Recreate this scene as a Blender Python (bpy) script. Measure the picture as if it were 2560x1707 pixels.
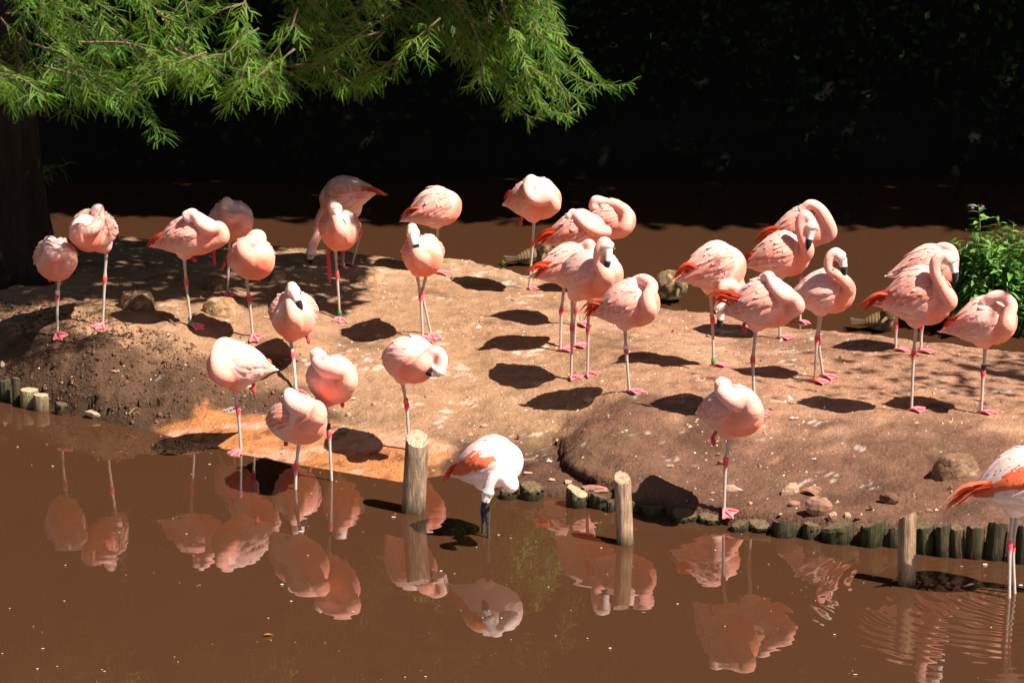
import bpy, math, random
import numpy as np
from mathutils import Matrix, Vector
rad = math.radians

# ------------------------------------------------------------------ clearing
for o in list(bpy.data.objects):
    bpy.data.objects.remove(o, do_unlink=True)
scn = bpy.context.scene
COL = scn.collection
random.seed(7)
RNG = np.random.default_rng(11)

# ------------------------------------------------------------------ camera
CAM_H, PITCH, FPX = 3.50, rad(13.5), 6857.0          # metres, radians, focal length in photo pixels
cam = bpy.data.cameras.new('camera')
cam.sensor_width = 36.0
cam.lens = 36.0 * FPX / 2560.0
cam.clip_start, cam.clip_end = 0.1, 3000.0
cam_ob = bpy.data.objects.new('camera', cam)
COL.objects.link(cam_ob)
cam_ob.location = (0, 0, CAM_H)
cam_ob.rotation_euler = (math.pi / 2 - PITCH, 0, 0)
scn.camera = cam_ob

# ------------------------------------------------------------------ sky + sun
SY = .37
SUN = Vector((0.61, -SY, 1.0)).normalized()         # towards the sun
world = bpy.data.worlds.new('World')
scn.world = world
world.use_nodes = True
wn = world.node_tree
for n in list(wn.nodes):
    wn.nodes.remove(n)
sky = wn.nodes.new('ShaderNodeTexSky')
sky.sky_type = 'NISHITA'
sky.sun_disc = False
sky.sun_elevation = math.asin(SUN.z)
sky.sun_rotation = math.atan2(SUN.x, SUN.y)
bg = wn.nodes.new('ShaderNodeBackground')
bg.inputs['Strength'].default_value = 0.05
wo = wn.nodes.new('ShaderNodeOutputWorld')
wn.links.new(sky.outputs[0], bg.inputs[0])
wn.links.new(bg.outputs[0], wo.inputs[0])
sl = bpy.data.lights.new('sun', 'SUN')
sl.energy = 5.0
sl.angle = rad(0.5)
sl.color = (1.0, 0.95, 0.87)
sun_ob = bpy.data.objects.new('sun', sl)
COL.objects.link(sun_ob)
sun_ob.rotation_euler = SUN.to_track_quat('Z', 'Y').to_euler()
sun_ob.location = (8, -2, 14)

vs = scn.view_settings
vs.view_transform = 'Standard'
vs.look = 'None'
vs.exposure = 1.25
vs.gamma = 1.0
vs.use_curve_mapping = False

# ------------------------------------------------------------------ pixel <-> world helpers
CP, SP = math.cos(PITCH), math.sin(PITCH)
CAMP = np.array([0, 0, CAM_H])
ZOOMS = {1: (0, 420, .3061), 2: (500, 420, .3061), 3: (1150, 420, .3699), 4: (1600, 480, .3699), 5: (2060, 480, .3698),
         6: (480, 820, .3189), 7: (1050, 950, .3827), 8: (1900, 1000, .4508), 9: (0, 800, .3189), 0: (0, 0, 1.0884)}
def PX(z, x, y):
    a = ZOOMS[z]
    return a[0] + x * a[2], a[1] + y * a[2]
def ray(px, py):
    u, v = (px - 1280.0) / FPX, (py - 853.5) / FPX
    return np.array([u, CP - v * SP, -SP - v * CP])
def at_y(px, py, y):
    d = ray(px, py)
    return CAMP + d * (y / d[1])
def at_z(px, py, z=0.0):
    d = ray(px, py)
    return CAMP + d * ((z - CAM_H) / d[2])
def pxm(y):                                           # photo pixels per metre at depth y (approx.)
    return FPX * CP / y

# ------------------------------------------------------------------ numpy noise
def _hash(ix, iy, s):
    h = np.sin(ix * 127.1 + iy * 311.7 + s * 74.7) * 43758.5453
    return h - np.floor(h)
def vnoise(x, y, sc, s=0):
    x, y = np.asarray(x) / sc + 57.3, np.asarray(y) / sc + 31.7
    ix, iy = np.floor(x), np.floor(y)
    fx, fy = x - ix, y - iy
    fx, fy = fx * fx * (3 - 2 * fx), fy * fy * (3 - 2 * fy)
    a = _hash(ix, iy, s) * (1 - fx) + _hash(ix + 1, iy, s) * fx
    b = _hash(ix, iy + 1, s) * (1 - fx) + _hash(ix + 1, iy + 1, s) * fx
    return (a * (1 - fy) + b * fy) * 2 - 1
def sst(a, b, x):
    t = np.clip((x - a) / (b - a), 0, 1)
    return t * t * (3 - 2 * t)
def poly_sd(X, Y, P):                                 # signed distance to polygon, positive inside
    P = np.asarray(P, float)
    d = np.full(np.shape(X), 1e9)
    ins = np.zeros(np.shape(X), bool)
    for i in range(len(P)):
        a, b = P[i], P[(i + 1) % len(P)]
        e = b - a
        t = np.clip(((X - a[0]) * e[0] + (Y - a[1]) * e[1]) / (e @ e), 0, 1)
        d = np.minimum(d, np.hypot(X - a[0] - t * e[0], Y - a[1] - t * e[1]))
        c = (a[1] > Y) != (b[1] > Y)
        ins ^= c & (X < (b[0] - a[0]) * (Y - a[1]) / (b[1] - a[1] + 1e-12) + a[0])
    return np.where(ins, d, -d)

# ------------------------------------------------------------------ mesh helpers
def new_mesh(name, V, F, cols=None, smooth=True):
    me = bpy.data.meshes.new(name)
    V = np.asarray(V, np.float32).reshape(-1, 3)
    lens = np.array([len(f) for f in F], np.int32) if not isinstance(F, np.ndarray) else np.full(len(F), F.shape[1], np.int32)
    flat = np.concatenate([np.asarray(f, np.int32) for f in F]) if not isinstance(F, np.ndarray) else F.astype(np.int32).ravel()
    me.vertices.add(len(V)); me.vertices.foreach_set('co', V.ravel())
    me.loops.add(len(flat)); me.loops.foreach_set('vertex_index', flat)
    me.polygons.add(len(lens))
    st = np.zeros(len(lens), np.int32); st[1:] = np.cumsum(lens)[:-1]
    me.polygons.foreach_set('loop_start', st)
    me.polygons.foreach_set('loop_total', lens)
    me.polygons.foreach_set('use_smooth', np.full(len(lens), smooth))
    me.update(calc_edges=True)
    if cols is not None:
        a = me.color_attributes.new('Col', 'FLOAT_COLOR', 'POINT')
        c = np.ones((len(V), 4), np.float32); c[:, :3] = np.asarray(cols, np.float32).reshape(-1, 3)
        a.data.foreach_set('color', c.ravel())
    return me
class MB:
    def __init__(s):
        s.v, s.f, s.c, s.n = [], [], [], 0
    def add(s, V, F, C):
        V = np.asarray(V, float).reshape(-1, 3)
        C = np.asarray(C, float)
        if C.ndim == 1:
            C = np.tile(C, (len(V), 1))
        s.v.append(V); s.c.append(C)
        for f in F:
            s.f.append([i + s.n for i in f])
        s.n += len(V)
    def mesh(s, name, smooth=True):
        return new_mesh(name, np.concatenate(s.v), s.f, np.concatenate(s.c), smooth)
def link(name, me, mat, parent=None, kind=None, label=None, cat=None, group=None):
    o = bpy.data.objects.new(name, me)
    COL.objects.link(o)
    if mat and me is not None and not me.materials:
        me.materials.append(mat)
    if parent:
        o.parent = parent
    if kind: o['kind'] = kind
    if label: o['label'] = label
    if cat: o['category'] = cat
    if group: o['group'] = group
    return o
def recenter(me, loc):                                # move mesh so that its object can sit at loc
    me.transform(Matrix.Translation(-Vector(loc)))
def spline(P, n):                                     # Catmull-Rom through P (k x d)
    P = np.asarray(P, float)
    if len(P) == 2:
        t = np.linspace(0, 1, n)[:, None]
        return P[0] * (1 - t) + P[1] * t
    Q = np.vstack([2 * P[0] - P[1], P, 2 * P[-1] - P[-2]])
    u = np.linspace(0, len(P) - 1 - 1e-6, n)
    i = u.astype(int); t = (u - i)[:, None]
    a, b, c, d = Q[i], Q[i + 1], Q[i + 2], Q[i + 3]
    return .5 * (2 * b + (c - a) * t + (2 * a - 5 * b + 4 * c - d) * t ** 2 + (3 * b - a - 3 * c + d) * t ** 3)
def tube(P, R, seg=10, cap=True):
    P = np.asarray(P, float); R = np.broadcast_to(np.asarray(R, float), (len(P),))
    T = np.gradient(P, axis=0); T /= np.linalg.norm(T, axis=1)[:, None] + 1e-12
    n = np.cross(T[0], [0.3, 0.9, 0.2]); n /= np.linalg.norm(n)
    V, a = [], np.linspace(0, 2 * np.pi, seg, endpoint=False)
    for p, t, r in zip(P, T, R):
        n = n - t * (n @ t); n /= np.linalg.norm(n) + 1e-12
        b = np.cross(t, n)
        V.append(p + r * (np.cos(a)[:, None] * n + np.sin(a)[:, None] * b))
    k = len(P)
    F = [[i * seg + j, i * seg + (j + 1) % seg, (i + 1) * seg + (j + 1) % seg, (i + 1) * seg + j] for i in range(k - 1) for j in range(seg)]
    V = np.concatenate(V)
    if cap:
        V = np.vstack([V, P[0] - T[0] * R[0] * .6, P[-1] + T[-1] * R[-1] * .6])
        F += [[j, k * seg, (j + 1) % seg][::-1] for j in range(seg)]
        F += [[(k - 1) * seg + j, k * seg + 1, (k - 1) * seg + (j + 1) % seg][::-1] for j in range(seg)]
        F = [f[::-1] for f in F]
    return V, F
def ellipsoid(c, ax, ay, az, nu=14, nv=9):
    V, F = [], []
    for i in range(nv + 1):
        ph = math.pi * i / nv
        for j in range(nu):
            th = 2 * math.pi * j / nu
            V.append(c + ax * math.sin(ph) * math.cos(th) + ay * math.sin(ph) * math.sin(th) + az * math.cos(ph))
    for i in range(nv):
        for j in range(nu):
            F.append([i * nu + j, (i + 1) * nu + j, (i + 1) * nu + (j + 1) % nu, i * nu + (j + 1) % nu])
    return np.array(V), F

# ------------------------------------------------------------------ material helpers
def mat_new(name):
    m = bpy.data.materials.new(name); m.use_nodes = True
    nt = m.node_tree
    for n in list(nt.nodes): nt.nodes.remove(n)
    out = nt.nodes.new('ShaderNodeOutputMaterial')
    return m, nt, out
def N(nt, typ, **kw):
    n = nt.nodes.new(typ)
    for k, v in kw.items():
        if k in n.inputs: n.inputs[k].default_value = v
        else: setattr(n, k, v)
    return n
def attr_mat(name, rough=.8, spec=.2, nscale=40., namp=.25, bscale=120., bstr=.2, bdist=.004, trans=0., sheen=0., stretch=None, sub=0., grain=0.):
    """colour from the mesh's own colour attribute, broken up with noise; fine bump"""
    m, nt, out = mat_new(name)
    at = N(nt, 'ShaderNodeAttribute', attribute_name='Col')
    tc = N(nt, 'ShaderNodeTexCoord')
    src = tc.outputs['Object']
    if stretch:
        mp = N(nt, 'ShaderNodeMapping'); mp.inputs['Scale'].default_value = stretch
        nt.links.new(src, mp.inputs[0]); src = mp.outputs[0]
    nz = N(nt, 'ShaderNodeTexNoise', Scale=nscale, Detail=5., Roughness=.65)
    nt.links.new(src, nz.inputs['Vector'])
    mr = N(nt, 'ShaderNodeMapRange'); mr.inputs[1].default_value = .3; mr.inputs[2].default_value = .7
    mr.inputs[3].default_value = 1 - namp; mr.inputs[4].default_value = 1 + namp
    nt.links.new(nz.outputs[0], mr.inputs[0])
    mu = N(nt, 'ShaderNodeMix', data_type='RGBA', blend_type='MULTIPLY'); mu.inputs[0].default_value = 1
    nt.links.new(at.outputs['Color'], mu.inputs[6]); nt.links.new(mr.outputs[0], mu.inputs[7])
    if grain:
        n3 = N(nt, 'ShaderNodeTexNoise', Scale=110., Detail=3., Roughness=.8); nt.links.new(src, n3.inputs['Vector'])
        m3 = N(nt, 'ShaderNodeMapRange'); m3.inputs[1].default_value = .3; m3.inputs[2].default_value = .7; m3.inputs[3].default_value = 1 - grain; m3.inputs[4].default_value = 1 + grain
        nt.links.new(n3.outputs[0], m3.inputs[0])
        mu2 = N(nt, 'ShaderNodeMix', data_type='RGBA', blend_type='MULTIPLY'); mu2.inputs[0].default_value = 1
        nt.links.new(mu.outputs[2], mu2.inputs[6]); nt.links.new(m3.outputs[0], mu2.inputs[7]); mu = mu2
    bs = N(nt, 'ShaderNodeBsdfPrincipled', Roughness=rough)
    bs.inputs['Specular IOR Level'].default_value = spec
    if sheen:
        bs.inputs['Sheen Weight'].default_value = sheen
    if sub:
        bs.inputs['Subsurface Weight'].default_value = sub
        bs.inputs['Subsurface Radius'].default_value = (.02, .008, .005)
        bs.inputs['Subsurface Scale'].default_value = .5
    nt.links.new(mu.outputs[2], bs.inputs['Base Color'])
    nb = N(nt, 'ShaderNodeTexNoise', Scale=bscale, Detail=4., Roughness=.7)
    nt.links.new(src, nb.inputs['Vector'])
    bp = N(nt, 'ShaderNodeBump', Strength=bstr, Distance=bdist)
    nt.links.new(nb.outputs[0], bp.inputs['Height'])
    nt.links.new(bp.outputs[0], bs.inputs['Normal'])
    last = bs.outputs[0]
    if trans:
        tr = N(nt, 'ShaderNodeBsdfTranslucent')
        nt.links.new(mu.outputs[2], tr.inputs[0])
        mx = N(nt, 'ShaderNodeMixShader'); mx.inputs[0].default_value = trans
        nt.links.new(last, mx.inputs[1]); nt.links.new(tr.outputs[0], mx.inputs[2]); last = mx.outputs[0]
    nt.links.new(last, out.inputs[0])
    return m
M_SOIL = attr_mat('soil', rough=.95, spec=.1, nscale=11., namp=.24, bscale=30., bstr=.9, bdist=.022, grain=.38)
M_PLUM = attr_mat('plumage', rough=.75, spec=.15, nscale=30., namp=.09, bscale=75., bstr=.55, bdist=.007, sheen=.15, stretch=(1, 1, 2.2))
M_FEAT = attr_mat('feather', rough=.7, spec=.15, nscale=60., namp=.1, bscale=200., bstr=.2, bdist=.002, trans=.3)
M_BAND = attr_mat('plastic_band', rough=.35, spec=.5, namp=.05)
M_WOOD = attr_mat('weathered_wood', rough=.9, spec=.15, nscale=26., namp=.5, bscale=40., bstr=1., bdist=.012, stretch=(3.5, 3.5, .35))
M_STONE = attr_mat('stone', rough=.9, spec=.2, nscale=30., namp=.25, bscale=60., bstr=.6, bdist=.006)
M_MUD = attr_mat('dried_mud', rough=.95, spec=.1, nscale=22., namp=.35, bscale=38., bstr=1., bdist=.014)
M_LEAF = attr_mat('leaf', rough=.45, spec=.4, nscale=8., namp=.2, bstr=0., trans=.3)
M_NEEDLE = attr_mat('needle_leaf', rough=.55, spec=.3, nscale=3., namp=.2, bstr=0., trans=.42)
M_SHADE = attr_mat('forest_leaf', rough=.8, spec=.0, nscale=3., namp=.3, bstr=0., trans=.0)
M_BARK = attr_mat('bark', rough=.95, spec=.1, nscale=14., namp=.35, bscale=30., bstr=1., bdist=.03, stretch=(3, 3, .4))
M_DUCK = attr_mat('duck_plumage', rough=.8, spec=.15, nscale=55., namp=.5, bscale=90., bstr=.3, bdist=.004)

# ------------------------------------------------------------------ water material
def water_mat():
    m, nt, out = mat_new('muddy_water')
    tc = N(nt, 'ShaderNodeTexCoord')
    mp = N(nt, 'ShaderNodeMapping'); mp.inputs['Scale'].default_value = (1, 1, 1)
    nt.links.new(tc.outputs['Object'], mp.inputs[0])
    n1 = N(nt, 'ShaderNodeTexNoise', Scale=1.3, Detail=3.)
    nt.links.new(mp.outputs[0], n1.inputs['Vector'])
    cr = N(nt, 'ShaderNodeMix', data_type='RGBA')
    cr.inputs[6].default_value = (.053, .0218, .0100, 1); cr.inputs[7].default_value = (.060, .0245, .0112, 1)
    nt.links.new(n1.outputs[0], cr.inputs[0])
    df = N(nt, 'ShaderNodeBsdfDiffuse')                # silt close under the surface
    nt.links.new(cr.outputs[2], df.inputs[0])
    # calm ripples: faint broad swell, fine rows on the far channel, rings round the wading bird's leg
    n2 = N(nt, 'ShaderNodeTexNoise', Scale=2.2, Detail=2.)
    mp2 = N(nt, 'ShaderNodeMapping'); mp2.inputs['Scale'].default_value = (.6, 2.4, 1)
    nt.links.new(tc.outputs['Object'], mp2.inputs[0]); nt.links.new(mp2.outputs[0], n2.inputs['Vector'])
    def ring(cx, cy, k, fall, amp):
        d = N(nt, 'ShaderNodeVectorMath', operation='DISTANCE'); d.inputs[1].default_value = (cx + .08, cy + .08, 0)
        nw_ = N(nt, 'ShaderNodeTexNoise', Scale=3., Detail=2.); vm_ = N(nt, 'ShaderNodeVectorMath', operation='MULTIPLY_ADD')
        vm_.inputs[1].default_value = (.16, .16, 0); nt.links.new(tc.outputs['Object'], nw_.inputs['Vector'])
        nt.links.new(nw_.outputs['Color'], vm_.inputs[0]); nt.links.new(tc.outputs['Object'], vm_.inputs[2]); nt.links.new(vm_.outputs[0], d.inputs[0])
        a = N(nt, 'ShaderNodeMath', operation='MULTIPLY'); a.inputs[1].default_value = k
        nt.links.new(d.outputs['Value'], a.inputs[0])
        s = N(nt, 'ShaderNodeMath', operation='SINE'); nt.links.new(a.outputs[0], s.inputs[0])
        e = N(nt, 'ShaderNodeMapRange', interpolation_type='SMOOTHSTEP'); e.inputs[1].default_value = 0; e.inputs[2].default_value = fall
        e.inputs[3].default_value = amp; e.inputs[4].default_value = 0
        nt.links.new(d.outputs['Value'], e.inputs[0])
        p = N(nt, 'ShaderNodeMath', operation='MULTIPLY')
        nt.links.new(s.outputs[0], p.inputs[0]); nt.links.new(e.outputs[0], p.inputs[1])
        return p.outputs[0]
    c = at_z(*PX(8, 1385, 1085))
    r1 = ring(c[0], c[1], 95., 1.15, .0008)
    r2 = ring(c[0] + .12, c[1] + .25, 60., .9, .0007)
    far = at_z(*PX(2, 1150, 560))
    r3 = ring(far[0], far[1], 70., 2.0, .00012)
    def add(a, b):
        s = N(nt, 'ShaderNodeMath', operation='ADD'); nt.links.new(a, s.inputs[0]); nt.links.new(b, s.inputs[1]); return s.outputs[0]
    sc = N(nt, 'ShaderNodeMath', operation='MULTIPLY'); sc.inputs[1].default_value = .0008
    nt.links.new(n2.outputs[0], sc.inputs[0])
    h = add(add(add(sc.outputs[0], r1), r2), r3)
    bp = N(nt, 'ShaderNodeBump', Strength=1., Distance=1.)
    nt.links.new(h, bp.inputs['Height'])
    gl = N(nt, 'ShaderNodeBsdfGlossy', Roughness=.005)
    nt.links.new(bp.outputs[0], gl.inputs['Normal'])
    fr = N(nt, 'ShaderNodeFresnel', IOR=1.9)
    nt.links.new(bp.outputs[0], fr.inputs['Normal'])
    mx = N(nt, 'ShaderNodeMixShader')
    nt.links.new(fr.outputs[0], mx.inputs[0]); nt.links.new(df.outputs[0], mx.inputs[1]); nt.links.new(gl.outputs[0], mx.inputs[2])
    nt.links.new(mx.outputs[0], out.inputs[0])
    return m
M_WATER = water_mat()

# ------------------------------------------------------------------ terrain
K, KS = .8333, 1.075                                  # height and width scale of the bank profiles
WL = [(-900, 905), (-300, 910), (0, 925), (100, 945), (200, 965), (345, 990), (545, 1043), (920, 1108), (1040, 1085), (1130, 1130), (1220, 1142), (1330, 1160),
      (1430, 1182), (1520, 1187), (1580, 1200), (1680, 1215), (1800, 1232), (1920, 1250), (2000, 1255), (2100, 1275), (2220, 1282), (2352, 1290), (2700, 1310), (3300, 1330)]
WLW = np.array([at_z(*PX(0, *p))[:2] for p in WL])
WLW[:, 1] += np.interp([p[0] for p in WL], [0, 160, 250, 1040, 1140, 1250, 2000, 2100, 2352], [.07, .07, 0, 0, .06, .09, .10, .11, .12])  # soil stops behind the log edging
BK = [(-900, 545), (0, 550), (300, 552), (480, 560), (700, 574), (870, 585), (1080, 606), (1210, 630), (1300, 650), (1500, 697), (1600, 710), (1800, 737), (1960, 752),
      (2060, 767), (2170, 782), (2352, 800), (2700, 820), (3300, 840)]
BKW = np.array([at_z(*PX(0, p[0], p[1]), z=.33 if p[0] < 1000 else .26)[:2] for p in BK])
ST = [(-400, [(0, 0), (.06, .12), (.16, .25), (.37, .38), (.8, .41), (2, .42)]),
      (150, [(0, 0), (.06, .12), (.18, .26), (.37, .38), (.8, .41), (2, .42)]),
      (330, [(0, 0), (.2, .07), (.35, .2), (.6, .34), (.9, .39), (2, .41)]),
      (545, [(0, 0), (.36, .07), (.6, .12), (.85, .23), (1.15, .33), (1.6, .38), (2.4, .40)]),
      (755, [(0, 0), (.45, .08), (.9, .17), (1.5, .27), (2, .33), (3, .38)]),
      (935, [(0, 0), (.41, .08), (.8, .14), (1.4, .24), (2, .31), (3, .35)]),
      (1150, [(0, .03), (.5, .07), (1, .16), (1.5, .24), (2, .29), (3, .32)]),
      (1290, [(0, .06), (.5, .09), (.8, .14), (1.2, .21), (1.8, .27), (2.5, .30)]),
      (1450, [(0, .08), (.2, .11), (.4, .17), (.7, .25), (1.2, .28), (2, .28)]),
      (1700, [(0, .07), (.25, .09), (.6, .19), (.95, .27), (1.3, .30), (2.5, .28)]),
      (2050, [(0, .12), (.3, .16), (.8, .26), (1.2, .29), (2, .28)]),
      (2352, [(0, .16), (.3, .19), (.7, .26), (1.1, .29), (2, .28)]),
      (3000, [(0, .16), (.3, .19), (.7, .26), (1.1, .29), (2, .28)])]
STX = np.array([at_z(*PX(0, s[0], 1050))[0] for s in ST])
CUT = [at_z(*PX(7, *p), z=.12)[:2] for p in [(560, 520), (700, 330), (860, 300), (935, 340), (955, 450), (1010, 500), (1100, 525), (1190, 580), (1330, 590), (1340, 700), (1180, 780), (640, 690)]]
HOLES = [(at_z(*PX(9, 660, 668), z=.06), .08, .03), (at_z(*PX(9, 960, 705), z=.05), .12, .032), (at_z(*PX(9, 1090, 710), z=.05), .13, .035)]
RAMP = [at_z(*PX(0, *p), z=.03)[:2] for p in [(300, 1010), (366, 975), (475, 964), (616, 968), (749, 990), (880, 1006), (1027, 1024), (1060, 1040), (985, 1085), (925, 1140), (545, 1090)]]
def terrain(X, Y, noise=True):
    X, Y = np.asarray(X, float), np.asarray(Y, float)
    wl = np.interp(X, WLW[:, 0], WLW[:, 1]); bk = np.interp(X, BKW[:, 0], BKW[:, 1])
    s = (Y - wl) / KS
    vals = []
    for _, pr in ST:
        p = np.array(pr)
        v = np.interp(s, p[:, 0], p[:, 1])
        vals.append(np.where(s < 0, p[0, 1] + s * (2.5 if p[0, 1] > .025 else .35), v) * K)
    vals = np.array(vals)
    fi = np.clip(np.interp(X, STX, np.arange(len(STX))), 0, len(STX) - 1.001)
    i = fi.astype(int); t = fi - i; t = t * t * (3 - 2 * t)
    z = np.take_along_axis(vals, i[None], 0)[0] * (1 - t) + np.take_along_axis(vals, i[None] + 1, 0)[0] * t
    rm = sst(-.03, .05, poly_sd(X, Y, RAMP))
    cs = poly_sd(X, Y, CUT)
    cut = sst(-.006, .016, cs)
    z = z + .032 * np.exp(-((cs + .10) / .09) ** 2) * (cs < 0) * sst(CUT[3][0] - .02, CUT[3][0] + .06, X)
    z = z * (1 - cut) + np.minimum(z, .02 + .045 * np.clip(s, 0, 1.5)) * cut
    for c, rx, ry in HOLES:
        q = np.hypot((X - c[0]) / rx, (Y - c[1] - .02) / ry)
        z = np.minimum(z, z * sst(.55, 1.0, q) + .012 * (q < 1))
    if noise:
        steep = sst(.02, .12, s) * (1 - sst(.25, .9, s) * .75) * (1 - rm)
        land = sst(-.02, .04, s)
        n = vnoise(X, Y, .42, 1) * .014 + vnoise(X, Y, .17, 2) * .009 + vnoise(X, Y, .07, 3) * .006 + vnoise(X, Y, .035, 4) * .0035
        r = vnoise(X, Y, .13, 5) * .020 + vnoise(X, Y, .06, 6) * .014 + np.abs(vnoise(X, Y, .035, 7)) * .012
        z = z + land * (n * (1 - .85 * rm) + r * steep * (.55 + .45 * vnoise(X, Y, .5, 9)) * (1 + .6 * (1 - sst(STX[2], STX[4], X))))
    z = z * (1 - sst(0, .3, Y - bk)) - .4 * sst(0, .3, Y - bk)
    z = np.where(np.abs(X) > 4.1, z - sst(4.1, 4.9, np.abs(X)) * .8, z)
    return np.maximum(z, -.4)
def tz(x, y):
    return float(terrain(np.array([x]), np.array([y]))[0])
def on_ground(px, py):
    d = ray(px, py)
    ys = np.arange(8.6, 18.6, .006)
    P = CAMP[None] + d[None] * (ys / d[1])[:, None]
    h = np.maximum(terrain(P[:, 0], P[:, 1]), 0)
    k = np.argmax(P[:, 2] < h)
    return P[k] if P[k, 2] < h[k] else at_z(px, py)

def build_island():
    xs = np.arange(-4.9, 4.91, .0195); ys = np.arange(9.7, 17.4, .0195)
    X, Y = np.meshgrid(xs, ys)
    Z = terrain(X, Y)
    nx, ny = len(xs), len(ys)
    idx = np.arange(nx * ny).reshape(ny, nx)
    F = np.stack([idx[:-1, :-1], idx[:-1, 1:], idx[1:, 1:], idx[1:, :-1]], -1).reshape(-1, 4)
    keep = (Z.ravel()[F] > -.39).any(1)
    F = F[keep]
    used = np.unique(F); remap = np.full(nx * ny, -1); remap[used] = np.arange(len(used))
    wl = np.interp(X, WLW[:, 0], WLW[:, 1]); s = (Y - wl) / KS
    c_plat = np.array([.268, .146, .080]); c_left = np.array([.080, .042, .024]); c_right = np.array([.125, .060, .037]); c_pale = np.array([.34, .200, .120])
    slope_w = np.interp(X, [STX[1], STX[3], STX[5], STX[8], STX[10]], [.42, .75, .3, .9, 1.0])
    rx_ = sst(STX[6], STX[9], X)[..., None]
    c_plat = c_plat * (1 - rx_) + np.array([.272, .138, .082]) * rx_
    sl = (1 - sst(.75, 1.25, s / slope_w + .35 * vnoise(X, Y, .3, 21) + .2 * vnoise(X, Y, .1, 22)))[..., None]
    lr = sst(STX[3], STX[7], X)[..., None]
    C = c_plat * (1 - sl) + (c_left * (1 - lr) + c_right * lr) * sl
    pale = (sst(.1, .8, vnoise(X, Y, .55, 23) + .4 * vnoise(X, Y, .13, 24)))[..., None] * (1 - sl)
    C = C * (1 - pale * .6) + c_pale * pale * .6
    dark = sst(.25, .9, vnoise(X, Y, .33, 25) + .5 * vnoise(X, Y, .06, 26))[..., None]
    C = C * (1 - .35 * dark)
    # droppings and dry crust
    drop = (sst(.62, .85, vnoise(X, Y, .16, 31) * .6 + vnoise(X, Y, .022, 32) * .5 + vnoise(X, Y, .06, 30) * .25) * (s > .3))[..., None]
    C = C * (1 - .55 * drop) + np.array([.62, .52, .43]) * .55 * drop
    rsd = poly_sd(X, Y, RAMP)
    rm = sst(-.05, .06, rsd + .05 * vnoise(X, Y, .12, 33) + .03 * vnoise(X, Y, .04, 34))[..., None]
    rp = sst(-.1, .5, vnoise(X * .6 + Y * .9, Y * 1.8, .16, 35) + .5 * vnoise(X, Y, .05, 36) + sst(.1, .5, s)*.5 - .25)[..., None]
    cr = np.array([.34, .128, .046]) * (1 - rp) + np.array([.38, .20, .122]) * rp
    rd = sst(.45, .8, vnoise(X, Y, .07, 37) + .4 * vnoise(X, Y, .02, 38))[..., None]
    cr = cr * (1 - .5 * rd)
    C = C * (1 - rm) + cr * rm
    wet = (1 - sst(.0, .12, Z + .02 * vnoise(X, Y, .08, 39)))[..., None] * (1 - rm)
    C = C * (1 - .45 * wet)
    moss = (sst(.5, .8, vnoise(X, Y, .2, 40) + .3 * vnoise(X, Y, .05, 41)) * sst(.0, .5, s) * (1 - sst(.8, 1.3, s)))[..., None] * (1 - rm) * lr
    C = C * (1 - .15 * moss) + np.array([.16, .14, .05]) * .15 * moss
    cs = poly_sd(X, Y, CUT); lip = np.exp(-((cs + .012) / .035) ** 2) * (cs < .012) * sst(CUT[3][0] - .03, CUT[3][0] + .03, X)   # crumbling overhang above the gully
    for c_, rx1, ry1 in HOLES:
        q = np.hypot((X - c_[0]) / rx1, (Y - c_[1] - .02) / ry1); lip = np.maximum(lip, np.exp(-((q - 1.08) / .16) ** 2) * (Y > c_[1] + .02) * .9)
    lip = lip * (.75 + .5 * vnoise(X, Y, .05, 45))
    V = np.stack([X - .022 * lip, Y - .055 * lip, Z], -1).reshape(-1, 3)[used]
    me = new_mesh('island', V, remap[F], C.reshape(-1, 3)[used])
    link('island', me, M_SOIL, kind='structure')
build_island()

def grid_sheet(name, xs, ys, fz, col, mat):
    X, Y = np.meshgrid(xs, ys); Z = fz(X, Y)
    nx, ny = len(xs), len(ys); idx = np.arange(nx * ny).reshape(ny, nx)
    F = np.stack([idx[:-1, :-1], idx[:-1, 1:], idx[1:, 1:], idx[1:, :-1]], -1).reshape(-1, 4)
    me = new_mesh(name, np.stack([X, Y, Z], -1).reshape(-1, 3), F, np.tile(col, (nx * ny, 1)))
    return link(name, me, mat, kind='structure')
def far_ground(X, Y):
    return np.where(Y < 4, -.6 + 1.2 * sst(4, 1, Y), -.6 + 1.0 * sst(FB - .35, FB + .5, Y + .25 * vnoise(X, Y, 1.3, 51)) + 7.5 * sst(FB + .1, FB + 6.2, Y)  # steep rise behind the far bank, added to block sky from reflections
                    + .05 * vnoise(X, Y, .6, 52) * (Y > FB - .4))
FB = 19.5                                            # far bank waterline
grid_sheet('ground', np.concatenate([np.linspace(-900, -40, 12), np.linspace(-30, 30, 60), np.linspace(40, 900, 12)]),
           np.concatenate([np.linspace(-900, -8, 10), np.linspace(-5, FB - .6, 12), np.linspace(FB - .4, 24, 40), np.linspace(26, 900, 14)]),
           lambda X, Y: far_ground(X, Y), (.010, .008, .006), M_SOIL)
wv = [(-60, 1.6, 0), (60, 1.6, 0), (60, FB + 1.2, 0), (-60, FB + 1.2, 0)]
link('water', new_mesh('water', wv, [[0, 1, 2, 3]], smooth=False), M_WATER, kind='structure')

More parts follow.
